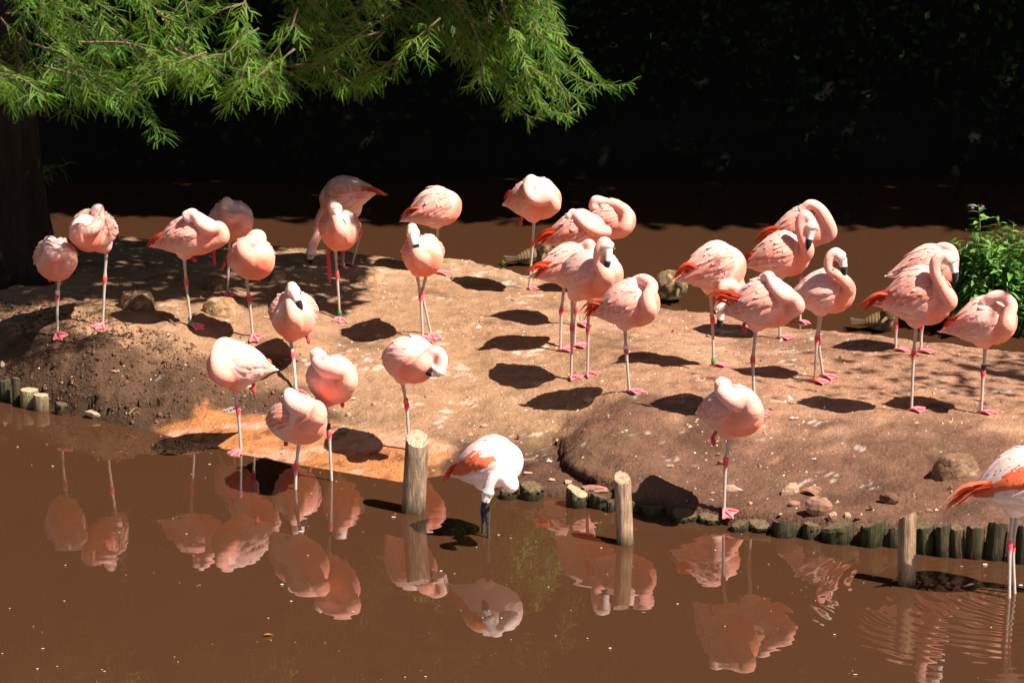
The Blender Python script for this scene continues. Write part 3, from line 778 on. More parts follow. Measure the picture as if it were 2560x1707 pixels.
GREEN, WHT, BLK, ORG = (.03, .25, .05), (.75, .7, .6), (.02, .02, .03), (.7, .12, .02)
BIRDS = [
 dict(z=1, bbox=(305, 595, 605, 905), yaw=-75, foot=(468, 1365), legs=[((485, 900), (468, 1048), (468, 1365))], bands=[(0, -.22, WHT)],
      neck=[(500, 850), (565, 790), (570, 725), (500, 700), (435, 715), (395, 655), (400, 592), (425, 600)], tuck=((405, 900), (410, 930)),
      label='small flamingo with a white ring above its knee, closest to the dark tree trunk'),
 dict(z=1, bbox=(602, 965, 345, 690), yaw=-105, foot=(838, 1290), legs=[((868, 685), (855, 912), (838, 1290))],
      neck=[(690, 640), (625, 560), (640, 500), (720, 510), (795, 470), (815, 400), (806, 330), (790, 340)], tail=[(980, 600)], red=.9,
      label='sleeping flamingo with orange-edged back feathers between the dark trunk and the nest mounds'),
 dict(z=1, bbox=(1230, 1830, 385, 735), yaw=-14, foot=(1562, 1295), legs=[((1505, 740), (1520, 935), (1562, 1292))], bands=[(0, .93, GREEN)], pitch=12,
      neck=[(1770, 660), (1815, 570), (1790, 485), (1700, 495), (1630, 450), (1575, 370), (1520, 385)], tail=[(1185, 650), (1215, 655), (1300, 620)], tuck=((1580, 740), (1600, 765)),
      label='dapple-shaded sleeping flamingo in profile with deep red tail and green foot ring'),
 dict(z=1, bbox=(1710, 2030, 285, 590), yaw=-62, foot=(1862, 1030), legs=[((1875, 590), (1868, 745), (1858, 1030))], red=.8, seed=4,
      neck=[(1930, 540), (2010, 470), (1975, 400), (1890, 405), (1845, 350), (1850, 275), (1865, 290)], tuck=((1745, 690), (1752, 800)),
      label='flamingo wholly in mottled shade behind the profile sleeper with the red tail'),
 dict(z=1, bbox=(1880, 2190, 600, 895), yaw=-62, foot=(2065, 1385), legs=[((2012, 893), (2035, 1068), (2065, 1380))], seed=5,
      neck=[(2090, 800), (2000, 700), (1985, 622), (2050, 612), (2125, 600), (2125, 552), (2075, 548), (2040, 590)], tail=[(1800, 875)], tuck=((2110, 880), (2120, 925)),
      label='deep orange-breasted flamingo with its neck folded flat, beside the droppings-streaked nest mound'),
 dict(z=2, bbox=(975, 1440, 75, 375), yaw=165, foot=(1200, 815), legs=[((1165, 560), (1165, 690), (1172, 815)), ((1270, 400), (1310, 525), (1240, 800))], pitch=-14, seed=6,
      neck=[(1010, 330, 0), (985, 430, -.03), (950, 560, -.06), (915, 650, -.07), (908, 705, -.07)], bill=[(900, 740, -.07), (910, 785, -.06)], tail=[(1550, 235), (1530, 225)],
      label='bending flamingo with its head lowered to the mud and tail raised, half in shade'),
 dict(z=2, bbox=(968, 1295, 345, 680), yaw=-80, foot=(1145, 1245), legs=[((1105, 670), (1120, 880), (1143, 1240))], bands=[(0, .84, GREEN)], seed=7,
      neck=[(1170, 620), (1150, 520), (1120, 420), (1085, 340, -.05), (1090, 295, -.09), (1115, 350, -.15)], bill=[(1140, 410, -.185), (1165, 450, -.20), (1185, 490, -.20)], tuck=((1048, 700), (1060, 930)), tail=[(965, 600)],
      label='preening flamingo with one leg folded and a green ring on the standing leg'),
 dict(z=2, bbox=(1690, 2110, 172, 500), yaw=12, foot=(1940, 870), legs=[((1940, 490), (1938, 600), (1940, 866))], pitch=14, seed=8,
      neck=[(2060, 380, .05), (2085, 290, .10), (2050, 230, .13), (1970, 230, .13)], tail=[(1628, 420), (1650, 400)],
      label='headless-looking flamingo with face hidden, standing on one leg at the water behind the mud'),
 dict(z=2, bbox=(1650, 1975, 560, 878), yaw=-80, foot=(1860, 1390), legs=[((1775, 880), (1803, 1055), (1820, 1395)), ((1845, 880), (1812, 1020), (1890, 1372))], seed=9,
      neck=[(1830, 800), (1790, 720), (1755, 620), (1732, 540, -.06), (1733, 490, -.09), (1745, 550, -.15)], bill=[(1755, 610, -.185), (1772, 650, -.20), (1800, 695, -.20)],
      label='flamingo on two crossed legs, tucking its black bill tip against its breast'),
 dict(z=2, bbox=(570, 960, 1000, 1415), yaw=-85, foot=(790, 1585), legs=[((740, 1410), (762, 1535), (788, 1830))], seed=10,
      neck=[(790, 1350), (765, 1230), (745, 1120), (735, 1030), (750, 970, -.10), (768, 1020, -.16)], bill=[(795, 1075, -.19), (812, 1110, -.205), (835, 1160, -.205)], tuck=((880, 1390), (893, 1435)),
      label='round flamingo facing forward, black bill tip pointing down its pale breast, alone on one leg'),
 dict(z=3, bbox=(322, 648, 70, 362), yaw=-42, foot=(468, 830), legs=[((500, 362), (490, 510), (466, 825))], seed=11, tuck=((408, 360), (412, 388)),
      neck=[(580, 320), (635, 260), (610, 205), (530, 225), (475, 190), (455, 120), (480, 75), (510, 90)], tail=[(293, 215), (325, 260)],
      label='flamingo asleep on one leg right beside the speckled duck at the far shore'),
 dict(z=3, bbox=(548, 1000, 320, 555), yaw=-8, foot=(798, 1065), legs=[((770, 555), (766, 820), (798, 1062))], pitch=13, seed=12,
      neck=[(950, 490), (985, 430), (930, 425), (860, 395), (800, 335), (760, 305), (748, 340)], tail=[(505, 500), (500, 520), (530, 540)], nr=.9, red=1.15,
      label='salmon flamingo in profile with looped neck resting along its back'),
 dict(z=3, bbox=(835, 1140, 225, 490), yaw=-20, foot=(945, 852), legs=[((950, 490), (945, 640), (945, 850))], pitch=8, seed=13,
      neck=[(1040, 450), (1110, 400), (1130, 310), (1075, 258), (985, 235), (915, 218), (898, 260)],
      label='pale flamingo with orange neck arched backward, behind the looped-neck profile sleeper'),
 dict(z=3, bbox=(705, 1025, 545, 895), yaw=-50, foot=(800, 1430), legs=[((760, 890), (757, 1080), (750, 1425)), ((872, 885), (865, 1095), (862, 1400))], bands=[(1, -.1, (.75, .3, .3))], seed=14,
      neck=[(970, 820), (985, 730), (950, 640), (948, 560, -.17), (975, 505, -.17), (1000, 545, -.19)], bill=[(1003, 600, -.20), (995, 655, -.205), (972, 712, -.20)], nr=1.15, tail=[(660, 790)], red=.7,
      label='front-facing flamingo on two legs, upright neck and black-tipped bill hanging down'),
 dict(z=3, bbox=(545, 880, 545, 790), yaw=8, foot=(740, 1235), legs=[((705, 800), (684, 965), (678, 1240)), ((800, 800), (784, 960), (772, 1215))], pitch=10, seed=15,
      neck=[(860, 640, -.02), (885, 570, -.03), (872, 515, -.01), (840, 530, .02)], tail=[(448, 705), (490, 765), (470, 690)],
      label='flamingo with two long red tail plumes, mostly behind the upright-necked front-facing one'),
 dict(z=3, bbox=(905, 1335, 760, 1095), yaw=-20, foot=(1155, 1525), legs=[((1115, 1090), (1122, 1230), (1145, 1520))], bands=[(0, -.12, WHT)], pitch=14, seed=16,
      neck=[(1260, 1040), (1280, 960), (1270, 880), (1300, 800), (1250, 755), (1190, 765), (1150, 800)], tail=[(800, 990), (840, 1035), (850, 960)],
      label='flamingo with orange-red tail and a white ring above the knee, head buried in back'),
 dict(z=4, bbox=(290, 690, 350, 690), yaw=8, foot=(515, 1180), legs=[((475, 690), (490, 865), (497, 1180))], bands=[(0, .88, GREEN)], pitch=12, seed=17,
      neck=[(670, 600, .0), (690, 700, -.04), (620, 640, -.10), (565, 640, -.12), (548, 720, -.12), (545, 800, -.12)], bill=[(545, 840, -.12), (540, 880, -.12), (525, 918, -.12)], tail=[(212, 600), (230, 560), (260, 520)],
      label='flamingo reaching its bill down past its leg, green ring on the ankle'),
 dict(z=4, bbox=(545, 1080, 580, 935), yaw=-14, foot=(790, 1515), legs=[((782, 935), (762, 1135), (775, 1510))], pitch=9, seed=18,
      neck=[(1000, 860), (1060, 780), (1030, 715), (960, 700), (905, 640), (870, 570), (835, 585)], tail=[(450, 715), (480, 750)], tuck=((700, 900), (715, 955)),
      label='large pale flamingo on one dark leg, neck laid back over its shoulder in profile'),
 dict(z=4, bbox=(690, 1165, 280, 590), yaw=-10, foot=(960, 1000), legs=[((935, 590), (942, 800), (945, 995))], pitch=12, seed=19,
      neck=[(1110, 500), (1130, 400), (1100, 300, -.12), (1085, 215, -.12), (1110, 155, -.12), (1150, 190, -.13), (1155, 250, -.14)], bill=[(1150, 300, -.145), (1143, 340, -.15), (1130, 392, -.15)], tail=[(690, 470), (695, 500)],
      label='flamingo with tall hooked neck and orange wing streaks, in front of the red-tailed sleeper'),
 dict(z=4, bbox=(840, 1305, 110, 395), yaw=-8, foot=(1100, 885), legs=[((1085, 420), (1085, 560), (1082, 882))], pitch=12, seed=20,
      neck=[(1230, 350), (1285, 280), (1265, 190), (1215, 115), (1150, 85), (1095, 120)], tail=[(760, 370), (790, 310), (800, 340)], nr=1.1,
      label='flamingo with vivid red tail and arched orange neck, behind the hooked-neck one'),
 dict(z=4, bbox=(1005, 1440, 535, 830), yaw=-14, foot=(1230, 1280), legs=[((1215, 830), (1195, 995), (1180, 1290)), ((1222, 830), (1203, 1000), (1238, 1250))], bands=[(0, .92, ORG)], pitch=9, seed=21,
      neck=[(1370, 740), (1415, 650), (1350, 570, -.13), (1280, 520, -.12), (1280, 445, -.12), (1325, 405, -.12), (1365, 450, -.13)], bill=[(1375, 490, -.135), (1380, 525, -.14), (1378, 580, -.14)], nr=.85, red=.6,
      label='slender pale flamingo with raised curled neck and orange ankle ring'),
 dict(z=5, bbox=(350, 880, 510, 915), yaw=-17, foot=(600, 1485), legs=[((622, 912), (605, 1100), (590, 1480))], pitch=8, seed=22,
      neck=[(800, 830), (850, 740), (800, 640, -.13), (755, 540, -.13), (760, 465, -.13), (815, 425, -.13), (865, 470, -.14)], bill=[(880, 525, -.145), (888, 565, -.15), (878, 622, -.15)], tail=[(212, 785), (262, 810), (260, 760)], red=1.2,
      label='large flamingo with S-bent neck, black bill tip and two red tail plumes, one yellowish leg'),
 dict(z=5, bbox=(485, 880, 385, 640), yaw=-4, foot=(585, 1080), legs=[((500, 700), (487, 900), (485, 1075)), ((650, 700), (660, 900), (655, 1085))], pitch=9, seed=23,
      neck=[(830, 560, -.05), (865, 480, -.06), (860, 400, -.05), (800, 375, -.02), (730, 395, .02)],
      label='flamingo mostly covered by the large S-necked bird, beside the leafy bush'),
 dict(z=5, bbox=(835, 1288, 715, 1052), yaw=-20, foot=(1085, 1500), legs=[((1090, 1050), (1076, 1220), (1062, 1498))], bands=[(0, -.18, BLK)], pitch=13, seed=24,
      neck=[(1210, 1000), (1235, 910), (1250, 830), (1265, 760), (1200, 705), (1130, 715), (1090, 750)], tail=[(785, 935)], red=.6, tucked=True,
      label='pale flamingo with a black ring above its red knee, in front of the leafy bush'),
 dict(z=6, bbox=(168, 600, 110, 480), yaw=-145, foot=(385, 975), legs=[((330, 488), (362, 645), (385, 972))], pitch=9, seed=25,
      neck=[(290, 440), (215, 360), (190, 270), (195, 180), (235, 120), (300, 125), (350, 160)], tail=[(648, 345), (625, 375), (640, 300)], tuck=((485, 450), (485, 515)), red=.45,
      label='whitish flamingo with orange feathers at its tail end, standing where the orange ramp meets water'),
 dict(z=6, bbox=(592, 1005, 545, 905), yaw=-55, foot=(812, 1262), wet=True, legs=[((838, 902), (815, 1090), (812, 1262))], seed=26,
      neck=[(920, 790), (990, 700), (975, 620), (880, 640), (800, 620), (760, 560), (765, 510), (800, 540)], tuck=((735, 900), (740, 925)), red=1.2,
      label='coral flamingo standing knee-deep in the pond off the orange ramp'),
 dict(z=6, bbox=(893, 1262, 200, 612), yaw=-68, foot=(1094, 1192), wet=True, legs=[((1050, 612), (1075, 832), (1094, 1192))], bands=[(0, -.28, BLK)], seed=27,
      neck=[(1140, 560), (1230, 440), (1225, 350), (1130, 335), (1030, 320), (975, 255), (970, 195), (1010, 220)], tuck=((1175, 575), (1185, 620)), red=.8,
      label='orange-bellied flamingo in the shallows with a black ring above the knee'),
 dict(z=6, bbox=(1515, 1850, 75, 430), yaw=-62, foot=(1690, 965), legs=[((1650, 430), (1683, 605), (1705, 962))], bands=[(0, -.18, ORG)], seed=28,
      neck=[(1720, 380), (1790, 300), (1850, 225, -.19), (1900, 185, -.19), (1950, 215, -.19), (1955, 290, -.2), (1925, 345, -.2)], bill=[(1895, 355, -.2), (1865, 352, -.2), (1828, 350, -.19)], nr=1.05, red=.5,
      label='flamingo with its neck stretched sideways and head drooping, behind the thick wooden post'),
 dict(z=7, bbox=(190, 668, 375, 720), yaw=-24, foot=(435, 1010), wet=True, legs=[((420, 715), (412, 850), (410, 1000)), ((445, 715), (440, 880), (448, 1028))], pitch=16, seed=29, white=True, legcol=(.025, .025, .03),
      neck=[(620, 640), (600, 690), (545, 640, -.22), (495, 620, -.25), (455, 680, -.26), (440, 745, -.26)], bill=[(430, 780, -.26), (425, 805, -.26), (410, 850, -.26)], tail=[(150, 690), (170, 660)], nr=.82,
      label='white young flamingo with black legs and an orange wing band, drinking by the thick post'),
 dict(z=7, bbox=(1842, 2185, 30, 382), yaw=-60, foot=(1995, 868), legs=[((2020, 380), (1996, 538), (1985, 862))], bands=[(0, -.1, (.75, .05, .06))], seed=30,
      neck=[(2110, 290), (2175, 210), (2150, 150), (2080, 165), (2010, 125), (1965, 70), (1965, 15), (2000, 30)], tuck=((1915, 370), (1917, 430)), red=.9,
      label='coral flamingo asleep on the bank foot between the stakes and the scattered stones'),
 dict(z=8, bbox=(1150, 1700, 270, 645), yaw=-4, foot=(1390, 1085), wet=True, legs=[((1400, 640), (1385, 805), (1382, 1095)), ((1425, 640), (1400, 815), (1412, 1070))], pitch=12, seed=31, white=True,
      neck=[(1660, 470, -.02), (1740, 540, -.03), (1760, 680, -.04), (1750, 820, -.04), (1760, 930, -.04)], bill=[(1755, 985, -.04), (1748, 1020, -.04), (1735, 1050, -.04)], tail=[(1005, 620), (1030, 590), (1070, 575), (1040, 560)],
      label='white-backed flamingo with long vivid orange wing, wading among ripples'),
]
NEAR = ['the small flamingo by the trunk', 'the orange-backed sleeper by the trunk', 'the red-tailed dappled sleeper', 'the flamingo in mottled shade', 'the orange-breasted flat-necked flamingo', 'the head-down flamingo', 'the preening green-ringed flamingo',
        'the face-hiding flamingo', 'the cross-legged flamingo', 'the round forward-facing flamingo', 'the sleeper beside the duck', 'the looped-neck flamingo', 'the arched-back flamingo', 'the upright front-facing flamingo', 'the plume-tailed hidden flamingo',
        'the white-ringed red-tailed flamingo', 'the downward-reaching flamingo', 'the large dark-legged flamingo', 'the hooked-neck flamingo', 'the vivid red-tailed flamingo', 'the slender orange-ringed flamingo', 'the large S-necked flamingo', 'the flamingo by the bush',
        'the black-ringed pale flamingo', 'the whitish flamingo on the ramp', 'the knee-deep flamingo', 'the orange-bellied shallows flamingo', 'the sideways-stretching flamingo', 'the drinking white flamingo', 'the lone bank-foot flamingo', 'the wading orange-winged flamingo']
SPOTS = []
def near(p):
    return min(SPOTS, key=lambda q: (q[0] - p[0]) ** 2 + (q[1] - p[1]) ** 2)[2]
for i, b in enumerate(BIRDS):
    b.setdefault('seed', i + 1)
    ob = flamingo(**b)
    SPOTS.append((ob.location.x, ob.location.y, NEAR[i]))

# ------------------------------------------------------------------ log stakes and posts
def log_mesh(r, h, below, seed, tilt=(0, 0), cut=.0, top=(.16, .10, .055), side=(.085, .058, .032), moss=.35, split=0., taper=1.0, rough=1.):
    rs = np.random.RandomState(seed)
    seg = 26
    a = np.linspace(0, 2 * np.pi, seg, endpoint=False)
    groove = 1 + rough * (.06 * np.sin(a * 3 + rs.rand() * 6) + .05 * np.sin(a * 7 + rs.rand() * 6) + rs.uniform(-.05, .05, seg))
    if split:
        groove[(rs.randint(seg) + np.arange(1)) % seg] *= 1 - split
    hs = [-below, 0, min(.035, .12 * h), .25 * h, .5 * h, .75 * h, h - .015, h]
    V, C = [], []
    nm = rs.uniform(0, 1, seg)
    ca = rs.rand() * 6.28
    for i, zz in enumerate(hs):
        u = max(zz, 0) / h
        rr = r * groove * (1 + .05 * rough * rs.uniform(-1, 1, seg)) * (.93 if i == 7 else 1) * (1 + (taper - 1) * u)
        zc = zz + (cut * np.cos(a - ca) * r + rough * rs.uniform(-.004, .004, seg) if i >= 6 else 0)
        V.append(np.stack([np.cos(a) * rr + tilt[0] * zz, np.sin(a) * rr + tilt[1] * zz, zc + 0 * a], 1))
        mo = np.clip(moss * (.5 + .7 * nm) * (1 - .3 * u) + .5 * (h > .25) * max(0, 1 - 4 * u) + .15 * rs.uniform(-1, 1, seg), 0, 1)[:, None]
        wet = (1 - sst(.0, .06, np.array([zz])))[0]
        c = np.array(side) * (1 - mo) + np.array([.042, .045, .014]) * mo
        c = c * (1 - .6 * wet) * rs.uniform(.7, 1.2, (seg, 1))
        if i == 7: ring7 = V[-1]
        C.append(c)
    V.append(ring7.copy()); C.append(np.tile(top, (seg, 1)) * rs.uniform(.65, .9, (seg, 1)))
    V.append(np.stack([np.cos(a) * r * .5 * taper + tilt[0] * h, np.sin(a) * r * .5 * taper + tilt[1] * h, h + .5 * cut * np.cos(a - ca) * r + rs.uniform(-.003, .003, seg)], 1))
    C.append(np.tile(top, (seg, 1)) * rs.uniform(.9, 1.05, (seg, 1)))
    V.append(np.array([[tilt[0] * h, tilt[1] * h, h - .002]])); C.append(np.array([top]) * .75)
    n = len(hs) + 2
    F = [[i * seg + j, i * seg + (j + 1) % seg, (i + 1) * seg + (j + 1) % seg, (i + 1) * seg + j] for i in range(n - 1) if i != 7 for j in range(seg)]
    F += [[(n - 1) * seg + j, (n - 1) * seg + (j + 1) % seg, n * seg] for j in range(seg)]
    return new_mesh('log', np.concatenate(V), F, np.concatenate(C), smooth=True)
CUTLOG = dict(rough=.2, cut=.05, tilt=(0, 0), top=(.50, .38, .21), side=(.26, .19, .10), moss=.08)
DARKLOG = dict(top=(.13, .085, .05), side=(.07, .05, .03), moss=.55)
STAKES = [  # zoom, x0, x1, ytop, ybottom, options, label, group
 (9, 0, 92, 462, 640, DARKLOG, None), (9, 96, 158, 458, 665, DARKLOG, None),
 (9, 148, 300, 545, 695, CUTLOG, 'larger of two freshly sawn pale logs at the foot of the dark mud bank'),
 (9, 252, 380, 585, 718, CUTLOG, 'smaller of two freshly sawn pale logs at the foot of the dark mud bank'),
 (9, 420, 522, 655, 745, DARKLOG, 'low rotten black stake beside the two sawn pale logs'),
 (7, 518, 636, 712, 785, DARKLOG, None), (7, 648, 808, 690, 790, {}, None),
 (7, 955, 1112, 726, 838, dict(top=(.42, .30, .17), cut=.5, moss=.55), 'pale obliquely cut log stake next to the flat red slab of rock'),
 (7, 1112, 1232, 755, 845, DARKLOG, None), (7, 1215, 1270, 790, 865, DARKLOG, None), (7, 1375, 1412, 800, 880, DARKLOG, None),
 (7, 1432, 1612, 825, 895, {}, None), (7, 1640, 1822, 885, 935, {}, None), (7, 1826, 2002, 908, 950, {}, None), (7, 2026, 2152, 940, 995, {}, None), (7, 2152, 2300, 940, 1000, {}, None),
 (8, 62, 240, 680, 765, dict(moss=.8), None), (8, 236, 342, 690, 775, {}, None), (8, 356, 532, 690, 802, dict(moss=.95), None), (8, 550, 692, 684, 818, dict(moss=1.), None),
 (8, 716, 778, 712, 822, DARKLOG, None), (8, 868, 985, 692, 858, dict(moss=.8), None), (8, 980, 1072, 690, 872, DARKLOG, None), (8, 1066, 1146, 706, 878, {}, None),
 (8, 1144, 1252, 700, 884, {}, None), (8, 1250, 1366, 686, 893, DARKLOG, None), (8, 1368, 1425, 700, 900, DARKLOG, None), (8, 1424, 1520, 684, 912, {}, None), (8, 1520, 1620, 690, 915, {}, None), (8, 1620, 1720, 690, 920, {}, None)]
ORD = ['first', 'second', 'third', 'fourth', 'fifth', 'sixth', 'seventh', 'eighth', 'ninth', 'tenth']
SLAB = {(9, 0): 'broad dark mossy stake, second from the larger sawn pale log', (9, 96): 'thin dark mossy stake right against the larger sawn pale log', (7, 518): 'dark low stake right behind the drinking white flamingo',
        (7, 648): 'stout mossy stake between the drinking white flamingo and the obliquely cut log', (7, 1112): 'broken dark stake touching the obliquely cut log', (7, 1215): 'thin dark stake half behind the split wooden post',
        (7, 1375): 'thin dark stake just past the split wooden post'}
k1 = [(z, x0) for z, x0, *_ in STAKES if (z == 7 and x0 > 1400) or (z == 8 and x0 < 760)]
k2 = [(z, x0) for z, x0, *_ in STAKES if z == 8 and x0 > 800]
for n_, k_ in enumerate(k1): SLAB[k_] = ORD[n_] + ' short mossy stake in the edging from the split post towards the narrow post'
for n_, k_ in enumerate(k2): SLAB[k_] = ORD[n_] + ' tall stake in the edging beyond the narrow cracked post'
for i, (z, x0, x1, yt, yb, op, lab) in enumerate(STAKES):
    b = at_z(*PX(z, (x0 + x1) / 2, yb))
    r = (x1 - x0) / 2 * ZOOMS[z][2] / pxm(b[1]) * CP
    cx, cy = b[0], b[1] + r * .9
    h = max(at_y(*PX(z, (x0 + x1) / 2, yt), cy)[2], .03)
    rs = np.random.RandomState(i + 300)
    o2 = dict(cut=.15 + .2 * rs.rand(), tilt=(rs.uniform(-.08, .08), rs.uniform(-.05, .1))); o2.update(op)
    me = log_mesh(r, h, .18, i, **o2)
    o = link('log_stake', me, M_WOOD, label=lab or SLAB[(z, x0)],
             cat='log stake', group='log stakes edging the island' if not lab else None)
    if lab: o['group'] = 'log stakes edging the island'
    o.location = (cx, cy, 0); o.rotation_euler = (0, 0, rs.uniform(-.3, .3))
POSTS = [(6, 1635, 1828, 1460, 1768, 870, .5, dict(top=(.50, .37, .25), side=(.32, .205, .13), moss=.05, cut=.55, split=.15, rough=.35), 'thick wooden post in the pond beside the drinking white flamingo'),
         (7, 1282, 1396, 1080, 1320, 640, 0, dict(top=(.48, .30, .19), side=(.36, .22, .14), moss=.04, cut=.6, split=.35, rough=.5), 'split wooden post in the pond before the shadowed mud bank'),
         (8, 766, 870, 1035, 818, 640, 0, dict(top=(.45, .29, .18), side=(.33, .20, .12), moss=.03, cut=.5, split=.4, rough=.5), 'narrow cracked post in the pond before the tall stakes')]
for i, (z, x0, x1, yb, xt, yt, tp, op, lab) in enumerate(POSTS):
    b = at_z(*PX(z, (x0 + x1) / 2, yb)); r = (x1 - x0) / 2 * ZOOMS[z][2] / pxm(b[1]) * CP
    cx, cy = b[0], b[1] + r * .9
    T = at_y(*PX(z, xt, yt), cy)
    me = log_mesh(r, T[2], .3, 80 + i, tilt=((T[0] - cx) / T[2], .02), **op)
    o = link('wooden_post', me, M_WOOD, label=lab, cat='post', group='posts standing in the pond')
    o.location = (cx, cy, 0)
# weathered plank lying at the waterline
def rock_mesh(sx, sy, sz, seed, col, flat=False, rough=.22):
    rs = np.random.RandomState(seed)
    V, F = ellipsoid(np.zeros(3), np.array([1., 0, 0]), np.array([0, 1., 0]), np.array([0, 0, 1.]), 12, 8)
    pl = rs.normal(size=(9, 3)); pl /= np.linalg.norm(pl, axis=1)[:, None]; off = rs.uniform(.45, .85, 9)
    for p, d in zip(pl, off):                         # chip flat facets
        k = V @ p; m = k > d
        V[m] -= (k[m] - d)[:, None] * p
    V += rs.normal(size=V.shape) * .02
    V *= np.array([sx, sy, sz])
    C = np.array(col)[None] * rs.uniform(.75, 1.2, (len(V), 1))
    return new_mesh('rock', V, F, C, smooth=False)
p = on_ground(*PX(9, 735, 765))
o = link('driftwood_plank', rock_mesh(.085, .04, .022, 900, (.42, .30, .17)), M_WOOD, label='weathered plank end lying at the foot of the dark mud bank', cat='plank')
o.location = (p[0], p[1] + .02, max(p[2], 0) + .012); o.rotation_euler = (.05, .05, -.25)

# ------------------------------------------------------------------ stones
RED, TAN, BRN = (.26, .125, .08), (.36, .21, .135), (.13, .06, .038)
STONES = [(7, 1045, 1250, 665, 735, RED, 'flat red slab of rock behind the obliquely cut stake'), (7, 1980, 2115, 675, 730, TAN, 'flat tan stone right behind the leg of the lone bank-foot flamingo'),
 (8, 92, 236, 440, 525, TAN, 'pale block-shaped stone on the slope above the mossy stakes'), (8, 245, 425, 505, 640, RED, 'big angular red rock leaning above the mossy stakes'),
 (8, 228, 360, 475, 535, RED, 'long flat stone between the pale block and the big angular rock'), (8, 662, 775, 505, 582, BRN, 'rounded dark brown stone half sunk in the slope'),
 (8, 365, 430, 610, 675, TAN, 'upright stone chip beside the big angular red rock'), (8, 455, 512, 612, 660, TAN, 'pale split chip above the mossiest stake'),
 (8, 520, 570, 635, 672, BRN, 'small dark stone wedged behind the mossiest stake'), (8, 155, 228, 545, 588, RED, None), (8, 910, 965, 595, 622, RED, None), (8, 1035, 1075, 468, 500, BRN, None),
 (8, 595, 650, 565, 612, BRN, None), (8, 980, 1010, 585, 612, RED, None), (8, 100, 130, 635, 660, TAN, None),
 (7, 1060, 1150, 108, 150, TAN, 'crumbly tan clod on the open mud beyond the gully'), (7, 875, 928, 388, 420, TAN, None), (7, 1935, 1985, 515, 560, RED, None), (7, 1928, 1970, 470, 500, RED, None),
 (7, 1605, 1660, 540, 575, TAN, None), (7, 2140, 2175, 785, 815, TAN, None), (7, 930, 1000, 645, 680, TAN, None), (7, 670, 740, 590, 622, TAN, None), (7, 830, 890, 640, 662, TAN, None), (7, 388, 455, 285, 312, TAN, None),
 (7, 168, 208, 340, 355, TAN, None), (7, 625, 655, 348, 390, BRN, None), (7, 2270, 2335, 170, 200, RED, None), (7, 850, 955, 760, 795, BRN, None), (7, 1110, 1240, 715, 745, RED, None),
 (6, 1192, 1250, 650, 700, TAN, None), (6, 1400, 1452, 570, 608, TAN, None), (6, 1855, 1900, 478, 498, TAN, None), (4, 880, 925, 1450, 1478, RED, None), (5, 470, 515, 1375, 1395, RED, None),
 (3, 1135, 1215, 1120, 1150, TAN, None), (3, 340, 380, 880, 900, TAN, None), (9, 865, 925, 400, 425, TAN, None), (9, 0, 45, 335, 400, TAN, None)]
for i, (z, x0, x1, ya, yb, col, lab) in enumerate(STONES):
    p = on_ground(*PX(z, (x0 + x1) / 2, yb))
    sc = pxm(p[1]) / ZOOMS[z][2]
    sx = (x1 - x0) / 2 / sc * CP
    H2 = max((yb - ya) / sc * CP, .012)
    sz = max(H2 * .55, .008); sy = max(sx * .55, sz * .6)
    o = link('stone', rock_mesh(sx * 1.05, sy, sz, 500 + i, col), M_STONE, label=lab or (('small reddish' if col == RED else 'small dark brown' if col == BRN else 'small tan') + ' stone lying near ' + near(p)), cat='stone', group='stones scattered on the mud')
    o.location = (p[0], p[1] + sy * .8, tz(p[0], p[1] + sy * .8) + sz * .45)
    rs = np.random.RandomState(i); o.rotation_euler = (rs.uniform(-.2, .2), rs.uniform(-.2, .2), rs.uniform(-.3, .3))

# ------------------------------------------------------------------ mud nest mounds
def mound_mesh(rx, ry, h, seed, dish=.25, col=(.30, .19, .105)):
    rs = np.random.RandomState(seed); n, m = 16, 36
    a = np.linspace(0, 2 * np.pi, m, endpoint=False)
    u = np.linspace(0, 1, n)
    prof_r = np.interp(u, [0, .35, .7, .85, 1], [1.12, .92, .70, .42, .0]); prof_h = np.interp(u, [0, .1, .35, .7, .85, 1], [-.35, 0, .55, 1, 1 - dish * .3, 1 - dish])
    V, C = [], []
    for i in range(n):
        q = vnoise(np.cos(a) * 2 + seed, np.sin(a) * 2 + u[i] * 2, .5, seed) * .10 + vnoise(np.cos(a) * 4 + seed, np.sin(a) * 4 + u[i] * 6, .4, seed + 1) * .07
        rr = prof_r[i] * (1 + q * (1 if i < n - 1 else 0))
        V.append(np.stack([np.cos(a) * rr * rx, np.sin(a) * rr * ry, prof_h[i] * h + 0.05 * h * q * 3 * (i > 1)], 1))
        w = np.clip(vnoise(np.cos(a) * 3 + seed, u[i] * 5 + np.sin(a) * 3, .35, seed + 5), 0, 1)[:, None] ** 1.5
        c = np.array(col) * (1 + .25 * vnoise(np.cos(a) * 4, np.sin(a) * 4 + u[i] * 4, .3, seed + 7))[:, None]
        C.append(c * (1 - .4 * w) + np.array([.50, .38, .26]) * .4 * w)
    F = [[i * m + j, i * m + (j + 1) % m, (i + 1) * m + (j + 1) % m, (i + 1) * m + j] for i in range(n - 1) for j in range(m)]
    return new_mesh('mound', np.concatenate(V), F, np.concatenate(C))
